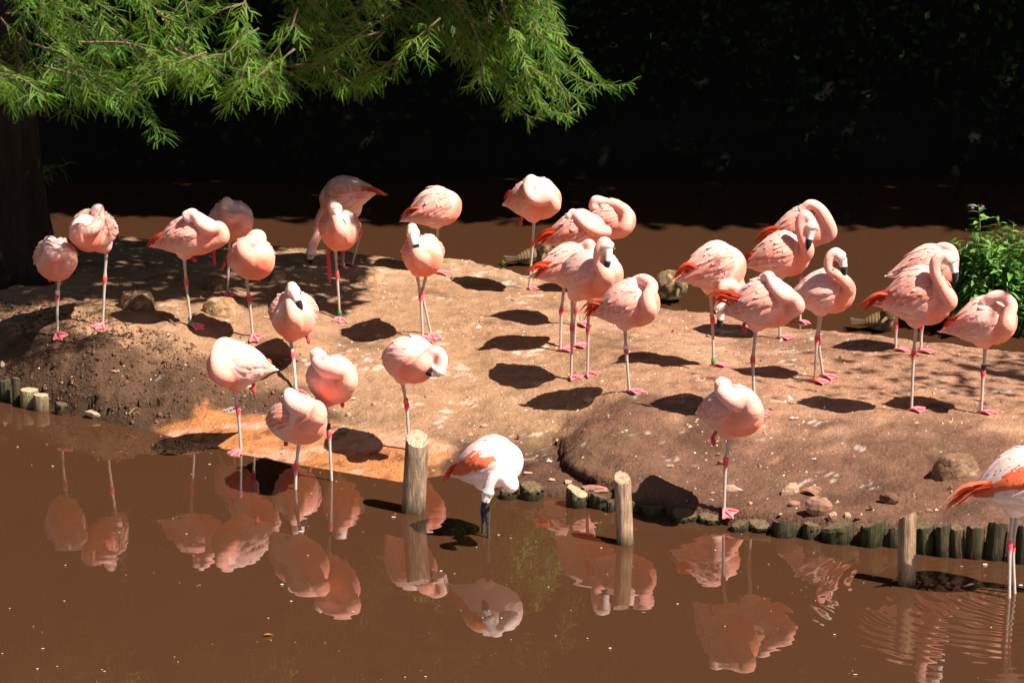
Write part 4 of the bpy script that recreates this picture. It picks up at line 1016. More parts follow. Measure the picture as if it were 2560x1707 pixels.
MOUNDS = [(1, 950, 1262, 1005, 1165, .2, 'mud nest mound toned dark for the tree shade', (.15, .08, .045)), (1, 1648, 1950, 1058, 1218, .25, 'sunlit mud nest mound streaked with white droppings', (.30, .165, .085)),  # mud colours carry the tree shade: darker for the shaded mounds
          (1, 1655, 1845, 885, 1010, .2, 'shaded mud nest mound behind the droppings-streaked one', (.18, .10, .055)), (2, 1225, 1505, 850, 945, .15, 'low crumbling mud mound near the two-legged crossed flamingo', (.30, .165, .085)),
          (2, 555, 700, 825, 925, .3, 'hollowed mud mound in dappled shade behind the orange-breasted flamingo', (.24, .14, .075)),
          (8, 975, 1235, 300, 425, .05, 'rounded earth hump on the slope under the wading flamingo', (.17, .088, .05))]
for i, (z, x0, x1, ya, yb, dish, lab, col) in enumerate(MOUNDS):
    p = on_ground(*PX(z, (x0 + x1) / 2, yb)); sc = pxm(p[1]) / ZOOMS[z][2]
    rx = (x1 - x0) / 2 / sc * CP; ry = rx * .75
    cy = p[1] + ry * .9
    gz = tz(p[0], cy)
    h = max(at_y(*PX(z, (x0 + x1) / 2, ya), cy + ry * .3)[2] - gz, .05)
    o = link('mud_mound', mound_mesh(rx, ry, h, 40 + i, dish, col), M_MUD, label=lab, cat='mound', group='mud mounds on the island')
    o.location = (p[0], cy, gz)

# ------------------------------------------------------------------ ducks
def duck(z, bbox, yaw, head, label, pitch=0., seed=0, tone=(.16, .10, .055), spec_at=None, wet=False, tailpx=None, bdy=0.):
    rs = np.random.RandomState(seed)
    x0, x1, ya, yb = bbox
    f = PX(z, (x0 + x1) / 2, yb)
    p = at_z(*f) if wet else on_ground(*f)
    sc = pxm(p[1]) / ZOOMS[z][2]
    s = Bird(); psi = rad(yaw); pr = rad(pitch)
    s.L = (x1 - x0) / sc * CP / max(abs(math.cos(psi)) * abs(math.cos(pr)), .5); s.Hh = (yb - ya) / 2 / sc * CP * .95; s.W = s.Hh * 1.05
    s.ax = np.array([math.cos(psi) * math.cos(pr), math.sin(psi) * math.cos(pr), math.sin(pr)]); s.sd = np.array([-math.sin(psi), math.cos(psi), 0.]); s.up = np.cross(s.ax, s.sd)
    y0 = p[1] + s.W * .7
    s.c = at_y(*PX(z, (x0 + x1) / 2, (ya + yb) / 2), y0)
    hpts = np.array([at_y(*PX(z, h[0], h[1]), y0 + h[2]) for h in head])
    nk = tube(spline(np.vstack([s.c + s.ax * s.L * .3, hpts]), 12), np.interp(np.linspace(0, 1, 12), [0, .6, .85, 1], [.045, .033, .036, .026]), 12)
    V, F = voxel_body([s.torso_mesh(), nk], .006, 5)
    n1 = vnoise(V[:, 0] + V[:, 1] * .5, V[:, 2], .018, seed); n2 = vnoise(V[:, 0], V[:, 2] + V[:, 1], .05, seed + 1)
    k = sst(-.2, .5, n1)[:, None]
    C = np.array(tone) * (1 - k) * .5 + np.array([.40, .25, .12]) * k * (.7 + .3 * n2[:, None]) * (tone[0] / .16)
    mb = MB(); mb.v.append(V); mb.c.append(C); mb.f = [list(q) for q in F]; mb.n = len(V)
    bl = hpts[-1] - hpts[-2]; bl /= np.linalg.norm(bl)
    v, f2 = tube(spline([hpts[-1], hpts[-1] + bl * .035, hpts[-1] + bl * .06 - np.array([0, 0, .004])], 6), [.014, .011, .010, .010, .009, .004], 8); mb.add(v, f2, np.array([.13, .09, .035]))
    me = mb.mesh('duck'); loc = Vector([float(q) for q in (p[0], y0, max(0 if wet else tz(p[0], y0), 0))]); recenter(me, loc)
    ob = link('duck', me, M_DUCK, label=label, cat='duck', group='brown ducks at the far shore'); ob.location = loc
    for sg in (-1, 1):
        fm = MB()
        for ri in range(8, -1, -1):
            for ci in range(10):
                th = sg * (.12 + 1.4 * (ci + .5 * (ri % 2)) / 10); tt = .2 + .07 * ri
                kk = 4; ts = np.linspace(tt, tt + .2 + .015 * ri, kk); P = s.torso(ts, np.full(kk, th))
                e1 = s.torso(ts, np.full(kk, th + .05)) - P; e1 /= np.linalg.norm(e1, axis=1)[:, None] + 1e-9
                tg = np.gradient(P, axis=0); tg /= np.linalg.norm(tg, axis=1)[:, None] + 1e-9
                nn = np.cross(e1, tg); nn *= np.sign(np.sum(nn * (P - s.c), axis=1))[:, None]
                P = P + nn * np.linspace(-.004, .005, kk)[:, None]
                d = np.array(tone) * rs.uniform(.35, .7); l = np.array([.46, .28, .13]) * (tone[0] / .16) * rs.uniform(.7, 1)
                if ri in (5, 6) and ci in (4, 5, 6) and spec_at: d, l = np.array([.015, .02, .10]), np.array([.03, .04, .16])
                if ri == 7 and ci in (4, 5, 6) and spec_at: d, l = np.array([.02, .02, .02]), np.array([.8, .78, .74])
                feather(None, P, nn, e1, .0095, d, l, fm, tipw=.35)
        m = fm.mesh('wing_feathers'); recenter(m, loc); link('wing_feathers', m, M_FEAT, parent=ob, kind='stuff')
    tm = MB()
    for q in range(7):
        st = s.torso(np.array([.85]), np.array([-1.2 + .4 * q]))[0]; tp = st - s.ax * .08 + s.sd * (.012 * (q - 3)) + s.up * .01
        P = spline([st, (st + tp) / 2, tp], 4); e1 = np.tile(s.sd, (4, 1)); nn = np.tile(s.up, (4, 1))
        feather(None, P, nn, e1, .011, np.array(tone) * .6, np.array([.26, .19, .12]) * (tone[0] / .16), tm, tipw=.3)
    m = tm.mesh('tail_feathers'); recenter(m, loc); link('tail_feathers', m, M_FEAT, parent=ob, kind='stuff')
duck(3, (352, 590, 545, 665), 8, [(560, 560, -.02), (590, 545, -.05), (575, 575, -.08)], 'speckled duck behind the leg of the flamingo asleep at the far shore', pitch=4, seed=1, tone=(.10, .07, .045))
duck(3, (1322, 1505, 690, 918), -35, [(1465, 740, -.04), (1490, 760, -.07), (1478, 810, -.10)], 'upright speckled duck with blue wing patch preening at the water edge', pitch=38, seed=2, tone=(.17, .12, .07), spec_at=True)
duck(5, (240, 490, 812, 948), -5, [(420, 830, -.02), (450, 830, -.06), (425, 850, -.09)], 'dark brown duck lying down behind the large S-necked flamingo', pitch=2, seed=3, tone=(.10, .06, .035))

# ------------------------------------------------------------------ bald cypress
def ortho(T):
    a = np.cross(T, np.array([0, 0, 1.])); n = np.linalg.norm(a, axis=-1, keepdims=True)
    a = np.where(n < 1e-4, np.array([1., 0, 0]), a / np.maximum(n, 1e-6))
    return a
class Fronds:
    def __init__(s): s.B, s.D, s.S, s.l, s.c = [], [], [], [], []
    def mesh(s, name, nn=9, nl=.0095, wd=.0034):
        B, D, S, l, C = map(np.array, (s.B, s.D, s.S, s.l, s.c)); n = len(B)
        u = np.linspace(.08, 1, nn)
        P = B[:, None] + D[:, None] * (l[:, None] * u)[..., None] + np.array([0, 0, -1.]) * (.20 * l[:, None] * u ** 2)[..., None]
        Dn = D[:, None] + np.array([0, 0, -.5]) * u[None, :, None]
        Dn = Dn / np.linalg.norm(Dn, axis=2, keepdims=True)
        ln = (nl * np.interp(u, [0, .3, .8, 1], [.6, 1, .8, .55]))[None, :, None]
        tri = []
        for sg in (-1, 1):
            tip = P + (S[:, None] * sg * .85 + Dn * .55) * ln
            tri.append(np.stack([P - Dn * wd * .5, P + Dn * wd * .5, tip], 2))
        V = np.concatenate(tri, 1).reshape(-1, 3)
        nt = len(V) // 3
        F = np.arange(nt * 3).reshape(-1, 3)
        cols = np.repeat(C, nn * 2 * 3, axis=0)
        # spine: one slim tapering strip per frond
        w = .0011
        sp = np.stack([B - S * w, B + S * w, P[:, nn // 2] + S * w, P[:, nn // 2] - S * w, P[:, -1]], 1).reshape(-1, 3)
        o = len(V); i5 = np.arange(n)[:, None] * 5 + o
        F2 = np.concatenate([i5 + np.array([[0, 1, 2]]), i5 + np.array([[0, 2, 3]]), i5 + np.array([[3, 2, 4]])])
        return new_mesh(name, np.vstack([V, sp]), np.vstack([F, F2]), np.vstack([cols, np.repeat(C * .9, 5, axis=0)]), smooth=False)
def leafy_branch(path, fr, tw, rs, r0=.007, density=1., tlen=.16, big=1., tone=1.):
    P = spline(path, max(8, int(len(path) * 8)))
    seg = np.linalg.norm(np.diff(P, axis=0), axis=1); Ltot = seg.sum()
    v, f = tube(P, np.linspace(r0, .0012, len(P)), 5, cap=False); tw.add(v, f, np.array([.26, .17, .11]))
    nt = max(4, int(Ltot / .033 * density))
    cum = np.concatenate([[0], np.cumsum(seg)])
    for k in range(nt):
        q = (k + rs.rand()) / nt
        q = .04 + .96 * q
        d = q * Ltot; i = min(np.searchsorted(cum, d) - 1, len(P) - 2); i = max(i, 0)
        base = P[i] + (P[i + 1] - P[i]) * ((d - cum[i]) / max(seg[i], 1e-6))
        T = P[i + 1] - P[i]; T /= np.linalg.norm(T)
        sd = ortho(T); upv = np.cross(sd, T)
        an = (k % 2) * math.pi + rs.normal() * .9
        out = sd * math.cos(an) + upv * math.sin(an)
        dr = T * .75 + out * .75 + np.array([0, 0, -.15]); dr /= np.linalg.norm(dr)
        tl = tlen * rs.uniform(.45, 1.1) * (1 - .55 * q)
        e = base + dr * tl + np.array([0, 0, -.08 * tl])
        tp = spline([base, base + dr * tl * .55, e], 5)
        v, f = tube(tp, np.linspace(.0018, .0008, 5), 3, cap=False); tw.add(v, f, np.array([.24, .17, .08]))
        nf = max(4, int(tl / .011 / big))
        hue = rs.rand()
        for m in range(nf):
            w = (m + .3) / nf
            b = tp[0] * (1 - w) + tp[-1] * w + (tp[2] - (tp[0] + tp[-1]) / 2) * 4 * w * (1 - w)
            T2 = tp[-1] - tp[0]; T2 /= np.linalg.norm(T2)
            s2 = ortho(T2); s2 = s2 * (1 if m % 2 else -1) + rs.normal(size=3) * .35
            D = T2 * .8 + s2 * .8 + rs.normal(size=3) * .12 if m < nf - 1 else T2
            D /= np.linalg.norm(D)
            S = np.cross(D, np.cross(T2, s2) + rs.normal(size=3) * .3); S /= np.linalg.norm(S) + 1e-9
            fr.B.append(b); fr.D.append(D); fr.S.append(S)
            fr.l.append(rs.uniform(.05, .10) * (1 - .35 * w) * big)
            h = np.clip(hue + rs.normal() * .15, 0, 1)
            fr.c.append((np.array([.046, .155, .011]) * (1 - h) + np.array([.19, .35, .028]) * h) * tone)
ENV = np.array([(-60, 300), (0, 260), (100, 240), (200, 268), (300, 240), (400, 205), (520, 258), (600, 268), (650, 240), (700, 205), (760, 228), (850, 230), (900, 160), (960, 190), (1060, 190), (1120, 215), (1200, 275), (1290, 285), (1340, 245), (1400, 220), (1460, 190)], float)
BRANCH = [[(1180, -60), (1230, 60), (1300, 160), (1370, 195), (1450, 194)], [(1190, -40), (1245, 110), (1295, 200), (1335, 240)], [(1150, 0), (1190, 130), (1240, 240), (1300, 264)], [(1110, 40), (1150, 180), (1195, 250), (1232, 276)],
          [(1210, -50), (1260, 50), (1330, 130), (1385, 200)], [(1130, -60), (1180, 60), (1230, 150), (1280, 260)], [(1050, -40), (1090, 60), (1110, 150), (1085, 200)], [(1090, -60), (1130, 60), (1150, 150), (1165, 210)],
          [(330, 0), (345, 120), (310, 190), (335, 260), (382, 318)], [(160, 60), (160, 170), (175, 230), (152, 255)], [(560, -20), (570, 120), (540, 210), (522, 252)], [(640, -40), (700, 60), (730, 160), (782, 218)], [(700, -50), (790, 60), (835, 150), (848, 205)],
          [(790, -40), (880, 30), (950, 90), (985, 150)], [(850, -20), (930, 20), (1010, 12)], [(0, 40), (60, 120), (110, 200), (100, 232)], [(230, -20), (240, 80), (260, 160), (230, 230)], [(420, -20), (440, 80), (450, 150), (430, 190)],
          [(480, -40), (520, 60), (600, 130), (640, 190), (655, 230)], [(60, -30), (120, 30), (190, 60), (240, 120)], [(-60, 300), (20, 365), (100, 385), (155, 378)], [(-60, 330), (20, 400), (80, 410)], [(-50, 100), (20, 190), (60, 245)]]
def leaf_cloud(name, P, size, cols, rs, flat=0.):
    n = len(P)
    d = rs.normal(size=(n, 3)); d[:, 2] *= 1 - flat; d /= np.linalg.norm(d, axis=1)[:, None]
    e = np.cross(d, rs.normal(size=(n, 3))); e /= np.linalg.norm(e, axis=1)[:, None]
    nn = np.cross(d, e)
    sz = size[:, None]
    V = np.stack([P, P + d * sz * .5 + e * sz * .3 - nn * sz * .06, P + d * sz, P + d * sz * .5 - e * sz * .3 - nn * sz * .06], 1).reshape(-1, 3)
    i = np.arange(n)[:, None] * 4
    F = np.concatenate([i + np.array([[0, 1, 2]]), i + np.array([[0, 2, 3]])])
    return new_mesh(name, V, F, np.repeat(cols, 4, axis=0), smooth=False)
def cypress():
    rs = np.random.RandomState(3)
    base = on_ground(*PX(0, 25, 640))
    root = link('cypress_tree', None, None, label='feathery green conifer with drooping branches over the island, dark trunk at the shore', cat='tree')
    bl = np.array([base[0] - .06, base[1] + .1, tz(base[0], base[1] + .1)]); root.location = bl
    fr, tw = Fronds(), MB()
    def dep(x):
        lo = np.interp(x, [0, 600, 1000, 1450], [12.5, 12.8, 15.2, 15.4]); hi = np.interp(x, [0, 600, 1000, 1450], [13.7, 13.9, 15.8, 16.0])
        return rs.uniform(lo, hi)
    for br in BRANCH:
        y = dep(br[-1][0]); low = br[0][1] > 250
        if low: y = 15.2
        pts = [at_y(*PX(0, *q), y + .10 * rs.randn() * (i > 0)) for i, q in enumerate(br)]
        leafy_branch(pts, fr, tw, rs, density=1.15 if not low else .6, tone=1. if not low else .8)  # low sprigs toned darker, crown shade put into their colour
    n = 0
    while n < 165:                                    # the rest of the drooping sprays above that outline
        x1 = rs.uniform(-60, 1330); e = np.interp(x1, ENV[:, 0], ENV[:, 1]); y1 = rs.uniform(-200, e - 12)
        if rs.rand() < .25: y1 = e - rs.uniform(10, 40)
        if x1 > 900 and x1 < 1050 and y1 > 110: continue
        ln = rs.uniform(110, 240); an = (rs.uniform(.2, 1.0) if rs.rand() < .75 else rs.uniform(2.1, 2.8)) if x1 < 1000 else rs.uniform(.6, 1.2)
        x0, y0_ = x1 - math.cos(an) * ln, y1 - math.sin(an) * ln
        xm, ym = (x0 + x1) / 2 + rs.uniform(0, 25), (y0_ + y1) / 2 - rs.uniform(5, 25)
        y = dep(x1)
        leafy_branch([at_y(*PX(0, x0, y0_), y), at_y(*PX(0, xm, ym), y - .05), at_y(*PX(0, x1, y1), y - .1 + .2 * rs.rand())], fr, tw, rs, density=.95)
        n += 1
    def over(zlo, zhi):                               # a point of the crown above the picture whose shade falls on the back left of the island
        gx, gy, zz = rs.uniform(-4.3, -.85), rs.uniform(14.1, 16.8), rs.uniform(zlo, zhi)
        return np.array([gx + .62 * (zz - .35), gy - SY * (zz - .35), zz])
    for k in range(60):
        e = over(2.5, 4.8)
        st = e + np.array([-rs.uniform(.2, .6), rs.uniform(-.2, .2), rs.uniform(.1, .45)])
        leafy_branch([st, (st + e) / 2 + [0, 0, .06], e], fr, tw, rs, density=.6, tlen=.26, big=2.2)
    up = np.array([over(2.5, 5.0) for _ in range(16000)])
    up = up[vnoise(up[:, 0] - .62 * up[:, 2], up[:, 1] + SY * up[:, 2], .16, 95) > -.42]
    up = np.vstack([up, rs.uniform([-7.5, 12.4, 3.2], [-2.6, 18., 6.], (5500, 3))])  # extra unseen leaves added beside the crown to block sky light
    g = rs.rand(len(up), 1)
    um = leaf_cloud('unseen_shade_foliage', up, rs.uniform(.08, .15, len(up)), np.array([.05, .13, .01]) * (1 - g) + np.array([.12, .2, .02]) * g, rs)
    def ch(name, me, mat, kind=None):
        recenter(me, bl); o = link(name, me, mat, parent=root, kind=kind); return o
    ch('foliage', fr.mesh('foliage'), M_NEEDLE, 'stuff'); ch('unseen_shade_foliage', um, M_NEEDLE, 'stuff')
    ch('twigs', tw.mesh('twigs'), M_BARK, 'stuff')
    # trunk with flared, fluted base
    a = np.linspace(0, 2 * np.pi, 40, endpoint=False); V, C = [], []
    hs = [-.15, 0, .08, .2, .4, .8, 1.4, 2.2, 3.2, 4.4, 6.0]
    for h in hs:
        r = .235 * (1 - .07 * h) + .10 * math.exp(-max(h, 0) / .16)
        fl = 1 + (.05 + .12 * math.exp(-max(h, 0) / .3)) * np.sin(a * 7 + .5 * h) + .03 * np.sin(a * 17)
        V.append(np.stack([np.cos(a) * r * fl - .02 * h, np.sin(a) * r * fl, np.full(40, h)], 1)); C.append(np.tile([.03, .021, .016], (40, 1)) * rs.uniform(.7, 1.2, (40, 1)))
    F = [[i * 40 + j, i * 40 + (j + 1) % 40, (i + 1) * 40 + (j + 1) % 40, (i + 1) * 40 + j] for i in range(len(hs) - 1) for j in range(40)]
    link('trunk', new_mesh('trunk', np.concatenate(V), F, np.concatenate(C)), M_BARK, parent=root)
    for k in range(7):
        h = 2.2 + .5 * k
        b0 = np.array([-.03 * h, 0, h]); tx = 2.6 - .33 * k + rs.uniform(-.3, .3)
        e = np.array([tx, rs.uniform(-1.1, 1.0), h + .1])
        v, f = tube(spline([b0, b0 * .6 + e * .4 + [0, 0, .35], e], 14), np.linspace(.055, .012, 14), 7)
        link('limb', new_mesh('limb', v, f, np.tile([.10, .07, .05], (len(v), 1))), M_BARK, parent=root)
cypress()

# ------------------------------------------------------------------ far bank: undergrowth, shade trees
def far_bank():
    rs = np.random.RandomState(21)
    n = 60000
    x = rs.uniform(-9, 9, n); cl = vnoise(x, x * 0, .9, 61) * .35 + vnoise(x, x * 0, .35, 62) * .15
    z = rs.uniform(0, 1, n) ** .8 * 4.2
    y = FB + .15 + cl + .25 * z + .9 * rs.rand(n) ** 2 - .35 * sst(.3, 1.5, z) * (z < 1.5) + vnoise(x, z, .5, 63) * .3
    low = z < .35
    z = np.where(low, z * .8 + .04, z)
    P = np.stack([x, y, z], 1)
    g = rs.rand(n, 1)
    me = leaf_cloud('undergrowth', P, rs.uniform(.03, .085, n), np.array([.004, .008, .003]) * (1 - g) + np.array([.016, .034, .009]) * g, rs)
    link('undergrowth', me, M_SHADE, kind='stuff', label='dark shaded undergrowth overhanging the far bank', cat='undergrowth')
    spots = [(-7.2, 21.6), (-3.4, 22.4), (.3, 21.7), (4.0, 22.2), (7.6, 21.6), (11.4, 22.1), (15.0, 21.8)]
    TLAB = ['far bank shade tree at the dark end behind the conifer trunk', 'far bank shade tree behind the dapple-shaded flamingos', 'far bank shade tree behind the middle of the island', 'far bank shade tree behind the hooked-neck flamingo',
            'far bank shade tree behind the leafy bush', 'far bank shade tree beyond the leafy bush', 'outermost far bank shade tree past the leafy bush']
    for k, (tx, ty) in enumerate(spots):
        root = link('shade_tree', None, None, label=TLAB[k], cat='tree', group='shade trees on the far bank'); gz = float(far_ground(np.array([tx]), np.array([ty]))[0]); root.location = (tx, ty, gz)
        V, F = tube(np.array([[0, 0, -.3], [.05, -.1, 1.5], [-.05, -.3, 3.5], [.1, -.6, 6], [0, -.8, 8]]), [.26, .2, .17, .13, .06], 12)
        link('trunk', new_mesh('trunk', V, F, np.tile([.05, .037, .028], (len(V), 1))), M_BARK, parent=root)
        m = 8200
        X = tx + rs.uniform(-2.1, 2.1, m); Z = rs.uniform(4.3, 8.2, m)
        ed = np.interp(X, [-6, -1.2, 2.2, 6], [18.75, 18.65, 18.3, 18.0]) - SY * Z + .16 * vnoise(X, Z, .45, 71) + .1 * vnoise(X, Z, .15, 72)
        Y = ed + rs.uniform(0, 1, m) ** 1.3 * (28 - ed) * .75
        g = rs.rand(m, 1)
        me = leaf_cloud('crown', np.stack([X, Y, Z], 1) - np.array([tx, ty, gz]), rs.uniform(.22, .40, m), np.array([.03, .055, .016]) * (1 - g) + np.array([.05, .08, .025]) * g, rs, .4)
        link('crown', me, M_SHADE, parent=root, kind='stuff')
        for q in range(5):
            e = np.array([rs.uniform(-1.5, 1.5), -rs.uniform(1.5, 3.6), rs.uniform(5, 6.5)])
            v, f = tube(spline([[0, -.3, 3.2 + .4 * q], e * .5 + [0, 0, 2.2], e], 10), np.linspace(.09, .02, 10), 6)
            link('limb', new_mesh('limb', v, f, np.tile([.05, .037, .028], (len(v), 1))), M_BARK, parent=root)
far_bank()
def sky_blocking_wood():                                       # unseen ring of leaves added round the pond to cut the sky light
    rs = np.random.RandomState(41); n = 9500
    a = rs.uniform(math.pi - .35, 2 * math.pi + .35, n); r = 18 + rs.uniform(0, 4, n) + 1.5 * vnoise(a * 6, a * 0, 1., 3)
    z = rs.uniform(.2, 1, n) * (10.5 + 2 * vnoise(a * 8, a * 0, 1., 5))
    P = np.stack([np.cos(a) * r, 12 + np.sin(a) * r, z], 1); g = rs.rand(n, 1)
    me = leaf_cloud('sky_blocking_wood', P, rs.uniform(.5, 1., n), np.array([.025, .05, .014]) * (1 - g) + np.array([.05, .09, .025]) * g, rs)
    link('sky_blocking_wood', me, M_SHADE, kind='stuff', label='unseen ring of leaves added round the pond to block sky light', cat='sky_blocking_wood')
sky_blocking_wood()
def side_tree():
    rs = np.random.RandomState(31)
    t = on_ground(*PX(0, 2230, 868)); dz = 4.2 - t[2]
    c = np.array([t[0] + .62 * dz, t[1] - SY * dz, 4.2])
    bx, by = 4.0, 12.0; bz = tz(bx, by)
    root = link('alder_tree', None, None, label='slim tree past the leafy bush whose twigs shade the bare mud', cat='tree'); root.location = (bx, by, bz)
    o = np.array([bx, by, bz])
    V, F = tube(spline([[0, 0, -.2], [.1, -.1, 1.5], (c - o) * [.6, .5, .8], c - o + [.3, 0, .6]], 16), np.linspace(.11, .03, 16), 10)
    link('trunk', new_mesh('trunk', V, F, np.tile([.11, .09, .07], (len(V), 1))), M_BARK, parent=root)
    n = 1500
    P = rs.normal(size=(n, 3)) * [.55, .24, .35]
    P[:, 0] += .35
    P = P[(vnoise(P[:, 0], P[:, 1], .25, 91) > -.25)]
    g = rs.rand(len(P), 1)
    me = leaf_cloud('crown', P + (c - o), rs.uniform(.05, .10, len(P)), np.array([.05, .10, .02]) * (1 - g) + np.array([.09, .15, .03]) * g, rs)
    link('crown', me, M_LEAF, parent=root, kind='stuff')
side_tree()

# ------------------------------------------------------------------ leafy bush (balsam) at the right
def leaf_mesh():
    k = 6; u = np.linspace(0, 1, k); w = np.array([.0, .11, .165, .15, .085, .0])
    V = []
    for a, b in zip(u, w):
        V += [(a, -b, .05 * math.sin(a * 3) + b * .35 - .18 * a * a), (a, 0, .05 * math.sin(a * 3) - .18 * a * a), (a, b, .05 * math.sin(a * 3) + b * .35 - .18 * a * a)]
    F = []
    for i in range(k - 1):
        F += [[3 * i, 3 * i + 3, 3 * i + 4, 3 * i + 1], [3 * i + 1, 3 * i + 4, 3 * i + 5, 3 * i + 2]]
    return np.array(V, float), F
def bush():
    rs = np.random.RandomState(8)
    base = on_ground(*PX(5, 1180, 1010))
    by = base[1] + .22
    b0 = np.array([base[0] + .05, by, max(tz(base[0], by), 0.)])
    root = link('balsam_bush', None, None, label='dense leafy green bush with tiny purple flowers at the island shore', cat='bush'); root.location = b0
    LV, LF = leaf_mesh()
    shades = [np.array([.07, .19, .025]), np.array([.10, .25, .035]), np.array([.16, .30, .06]), np.array([.05, .14, .025])]
    lms = [new_mesh('leaf', LV, LF, np.tile(c, (len(LV), 1)) * np.repeat(np.linspace(.85, 1.1, 6), 3)[:, None]) for c in shades]
    stems = MB(); leaves = []
    tops = [(1045, 85), (1178, 165), (1282, 205), (1010, 260), (905, 330), (870, 400), (1100, 300), (1330, 260), (1230, 320), (960, 420), (1400, 220), (1480, 300), (1560, 280), (820, 345)]
    for q in range(125):
        tops.append((rs.uniform(850, 1640), rs.uniform(290, 900)))
    for i, (tx, ty) in enumerate(tops):
        dp = rs.uniform(-.20, .22) if i > 14 else rs.uniform(-.1, .12)
        if tx < 940: dp = abs(dp) * .6
        T = at_y(*PX(5, tx, ty), by + dp)
        st = b0 + np.array([(T[0] - b0[0]) * .45, dp * .5, -.03])
        mid = st * .45 + T * .55 + np.array([rs.uniform(-.02, .02), 0, .03])
        P = spline([st, mid, T], 12)
        v, f = tube(P - b0, np.linspace(.0055, .002, 12), 6); stems.add(v, f, np.array([.16, .16, .06]))
        L = np.linalg.norm(T - st)
        nl = int(12 + 40 * L)
        ph = rs.rand() * 6
        for k in range(nl):
            u = .22 + .78 * (k + rs.rand() * .5) / nl
            p = spline([st, mid, T], 40)[min(int(u * 39), 39)]
            an = ph + k * 2.2 + rs.normal() * .4
            el = rs.uniform(-.35, .45) + (.5 if u > .93 else 0)
            d = Vector((math.cos(an) * math.cos(el), math.sin(an) * math.cos(el), math.sin(el)))
            s = rs.uniform(.065, .105) * (1 if u < .9 else .65)
            leaves.append((p, d, s, rs.randint(4), rs.normal() * .4))
    link('stems', stems.mesh('stems'), M_LEAF, parent=root, kind='stuff')
    leaves.sort(key=lambda q: q[0][1] - .15 * q[0][2] + (.6 if q[0][0] > 2.75 else 0))
    rest = MB()
    for i, (p, d, s, c, roll) in enumerate(leaves):
        rot = d.to_track_quat('X', 'Z').to_matrix().to_4x4() @ Matrix.Rotation(roll, 4, 'X')
        if i < 290:
            o = link('leaf', lms[c], M_LEAF, parent=root)
            o.matrix_local = Matrix.Translation(Vector(p - b0)) @ rot @ Matrix.Scale(s, 4)
        else:
            R = np.array(rot.to_3x3())
            rest.add((LV * s) @ R.T + (p - b0), LF, shades[c])
    link('leaves', rest.mesh('leaves'), M_LEAF, parent=root, kind='stuff')
    for k, (fx, fy) in enumerate(((1003, 112), (1072, 104))):
        w = at_y(*PX(5, fx, fy), by - .03) - b0
        fm = MB()
        for q in range(5):
            a = q * 1.256
            dv = np.array([math.cos(a) * .008, math.sin(a) * .004, .006 * math.sin(a * 2) + .004])
            sd = np.array([-math.sin(a) * .006, math.cos(a) * .006, .003])
            fm.add(np.array([w, w + dv + sd, w + dv * 1.4, w + dv - sd]), [[0, 1, 2, 3]], np.array([.36, .10, .42]))
        link('flower', fm.mesh('flower'), M_LEAF, parent=root)
bush()
# tiny seedlings by the far shore
for i, (z, x, y, n, lab) in enumerate(((3, 295, 680, 7, 'tiny green seedling sprouting at the far mud edge'), (3, 1435, 905, 5, 'few green blades beside the preening speckled duck'))):
    p = on_ground(*PX(z, x, y)); LV, LF = leaf_mesh(); mb = MB(); rs = np.random.RandomState(i)
    for k in range(n):
        d = Vector((math.cos(k * 2.4) * .8, math.sin(k * 2.4) * .8, .5)); R = np.array(d.to_track_quat('X', 'Z').to_matrix())
        mb.add((LV * rs.uniform(.018, .03)) @ R.T + [0, 0, .012 + .004 * k], LF, np.array([.09, .2, .03]))
    v, f = tube(np.array([[0, 0, -.01], [0, 0, .02 + .004 * n]]), [.002, .001], 5); mb.add(v, f, np.array([.1, .16, .04]))
    o = link('seedling', mb.mesh('seedling'), M_LEAF, label=lab, cat='plant'); o.location = p

